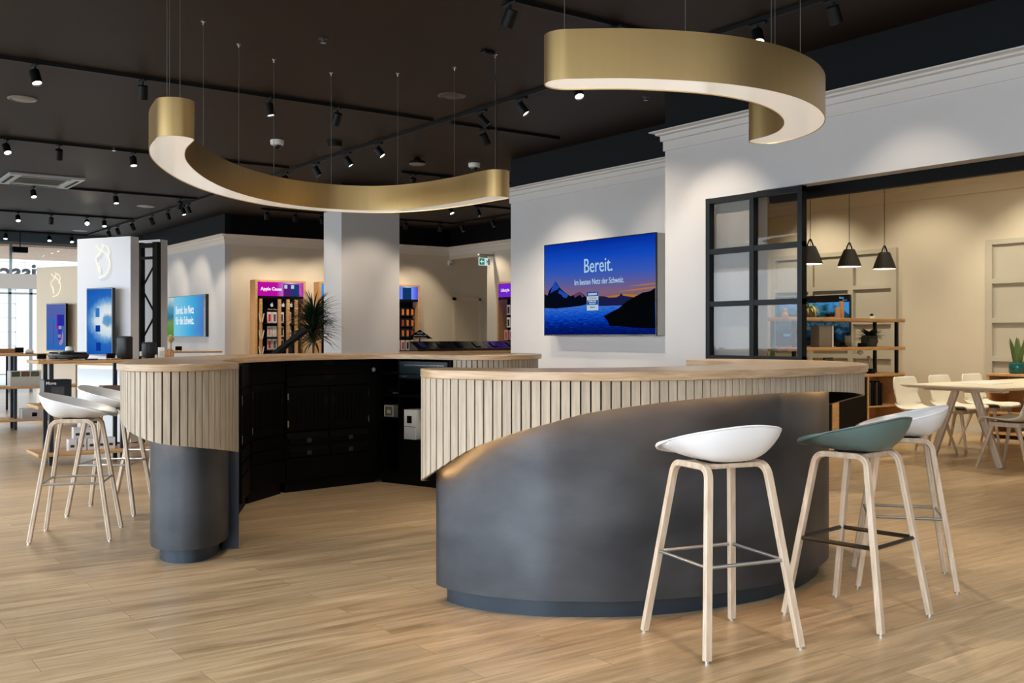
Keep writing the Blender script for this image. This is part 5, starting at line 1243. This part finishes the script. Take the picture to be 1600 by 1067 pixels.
packs(9.73, 18.0, 0, (.55, .66, .77, .88), (.93,), [RDP, BPK, RDP], 'grey packs low in the violet-blue-headed cabinet', .085, .20, 'violet-blue cabinet, low part', WP)
t, hd, w, h = acc_cabinet(11.35, 16.15, -PI/2, 1.0, 'oak accessory cabinet with a purple header beside the screen wall', emis('purple_header', (120, 40, 214), .95), 'p')
text('Lifestyle', .085, MATS['header_text_white'], hd, (.12, .007, 2.06))
PNK = mat('pink_print', (206, 70, 96), .5); TEA = mat('mint_print', (120, 190, 176), .5)
packs(11.35, 16.15, -PI/2, (.24, .38, .52, .66), (1.62, 1.38), [BPK, mk('pale'), BPK], 'white packs in the purple-headed cabinet', .11, .19, 'purple-headed cabinet')
packs(11.35, 16.15, -PI/2, (.16, .33, .50), (1.14, .90), [PNK, BPK, BPK, TEA, BPK], 'lower packs in the purple-headed cabinet', .12, .19, 'purple cabinet, lower part', mk('rose'))

# exit sign, wall sensor
t = thing('exit_sign', (11.25, 16.62, 2.60), 0, 'green and white emergency exit sign with an arrow, hanging by the passage', 'sign')
MB().box(0, .26, 0, .02, 0, .15).build('panel', emis('exit_white', (220, 240, 240), .9), t, 0)
gpan = MB().box(.01, .125, -.003, 0, .012, .138).build('green_field', emis('exit_green', (14, 130, 100), .8), t, 0)
poly([(.022, .075), (.062, .115), (.075, .115), (.055, .088), (.11, .088), (.11, .062), (.055, .062), (.075, .035), (.062, .035)], -.005, MATS['exit_white'], gpan, 'arrow')
poly([(.165, .03), (.18, .06), (.175, .09), (.155, .08), (.185, .105), (.2, .095), (.22, .075), (.20, .08), (.195, .06), (.21, .03), (.185, .055)], -.005, MATS['exit_green'], t, 'running_figure')
MB().box(.215, .25, -.003, 0, .012, .138).build('door_symbol', mat('exit_grey', (60, 110, 110), .5), t, 0)
MB().cbox(-.01, .348, -.02, .04, .19, .225, .004).build('housing', mat('grey_housing', (160, 156, 146), .5), t)
MB().tube([(.02, .01, .15), (.02, .01, .19)], .006, 6).build('bracket', CHROME, t); MB().tube([(.24, .01, .15), (.24, .01, .19)], .006, 6).build('bracket', CHROME, t)
x_, d_ = onY(703.5, 18.2)
t = thing('motion_sensor', (x_, LY-.06, 2.70), 0, 'small white motion sensor in the corner near the exit sign', 'sensor')
MB().cbox(-.04, .04, 0, .06, 0, .11, .01).build('housing', SOFTW, t); MB().cbox(-.015, .02, -.003, 0, .01, .04, .001).build('lens', DARKG, t)

# phone display table beyond the counter
t = thing('display_table', (7.9, 14.75, 0), 0, 'oak phone table beyond the counter, edged with sloping black phone stands', 'table', 'oak display tables with black legs')
MB().cbox(0, 3.2, 0, .8, .915, .955, .003).build('tabletop', OAKF, t)
for lx in (.25, 2.95):
    for ly in (.08, .72): MB().box(lx-.03, lx+.03, ly-.03, ly+.03, 0, .915).build('leg', BLK, t, 0)
for k in range(6):
    x = 9.02+.37*k
    q = thing('phone_stand', (x, 14.9, .955), 0, '%s sloping black phone stand from the left on the far phone table' % ORD[k], 'phone stand', 'sloping phone stands on the far table')
    m = MB(); m.add([(-.18, 0, 0), (.18, 0, 0), (.18, .26, 0), (-.18, .26, 0), (-.18, 0, .04), (.18, 0, .04), (.18, .26, .165), (-.18, .26, .165)], [(0,3,2,1),(4,5,6,7),(0,1,5,4),(1,2,6,5),(2,3,7,6),(3,0,4,7)])
    m.build('wedge', mat('dark_glass_wedge', (26, 26, 28), .18), q, 0)
    sl = math.atan2(.125, .26)
    ph = MB().cbox(-.05, .05, -.09, .09, 0, .014, .003).build('phone', SCREENB if k else mat('violet_phone_glass', (70, 60, 130), .15), q, 0)
    ph.location = (-.02, .13, .104); ph.rotation_euler = (sl, 0, 0)
t = thing('triangular_sign', (9.12, 15.3, 1.165), 0, 'black triangular roof-shaped sign above the phone stands', 'sign')
MB().loft([[(-.26, 0, 0), (.26, 0, 0), (0, 0, .155)], [(-.26, .02, 0), (.26, .02, 0), (0, .02, .155)]], True, True).build('board', BLACKP, t, 0)
text('Mobilfe\nverbunden mit\nSamsung Galaxy', .042, SOFTW, t, (0, -.003, .088), align='CENTER', ext=.001)
MB().box(-.01, .01, .005, .015, -.21, 0).build('post', BLACKP, t, 0)
# tilted big tablet on a hidden table, before the plant
x, y = C(-2.35, 11.2)
t = thing('display_table', (x-.6, y-.1, 0), 0, 'display table hidden by the counter, carrying the slanted tablet display', 'table', 'oak display tables with black legs')
MB().cbox(0, 1.1, 0, .5, .95, .98, .003).build('tabletop', OAKF, t)
for lx in (.1, 1.0): MB().box(lx-.02, lx+.02, .2, .24, 0, .95).build('leg', BLK, t, 0)
x, y = C(-2.42, 11.2)
t = thing('slanted_display', (x, y, 1.0), BA+.2, 'slanted display panel leaning before the dracaena', 'display')
m = MB().cbox(-.27, .27, -.06, .06, 0, .045, .004); o = m.build('panel', BLACKP, t, 0); o.rotation_euler = (0, -.62, 0); o.location = (0, 0, .12)
q = MB().box(-.26, .20, -.05, .05, .0455, .047).build('screen_image', emis_grad('ice_picture', [(0, (30, 40, 44)), (.3, (150, 190, 200)), (.6, (220, 230, 228)), (.8, (60, 110, 120)), (1, (20, 26, 30))], axis='X', s=.7, noise=.4, nscale=6), o, 0)
MB().box(-.02, .02, -.02, .02, -.02, .14).build('stand', BLACKP, t, 0)
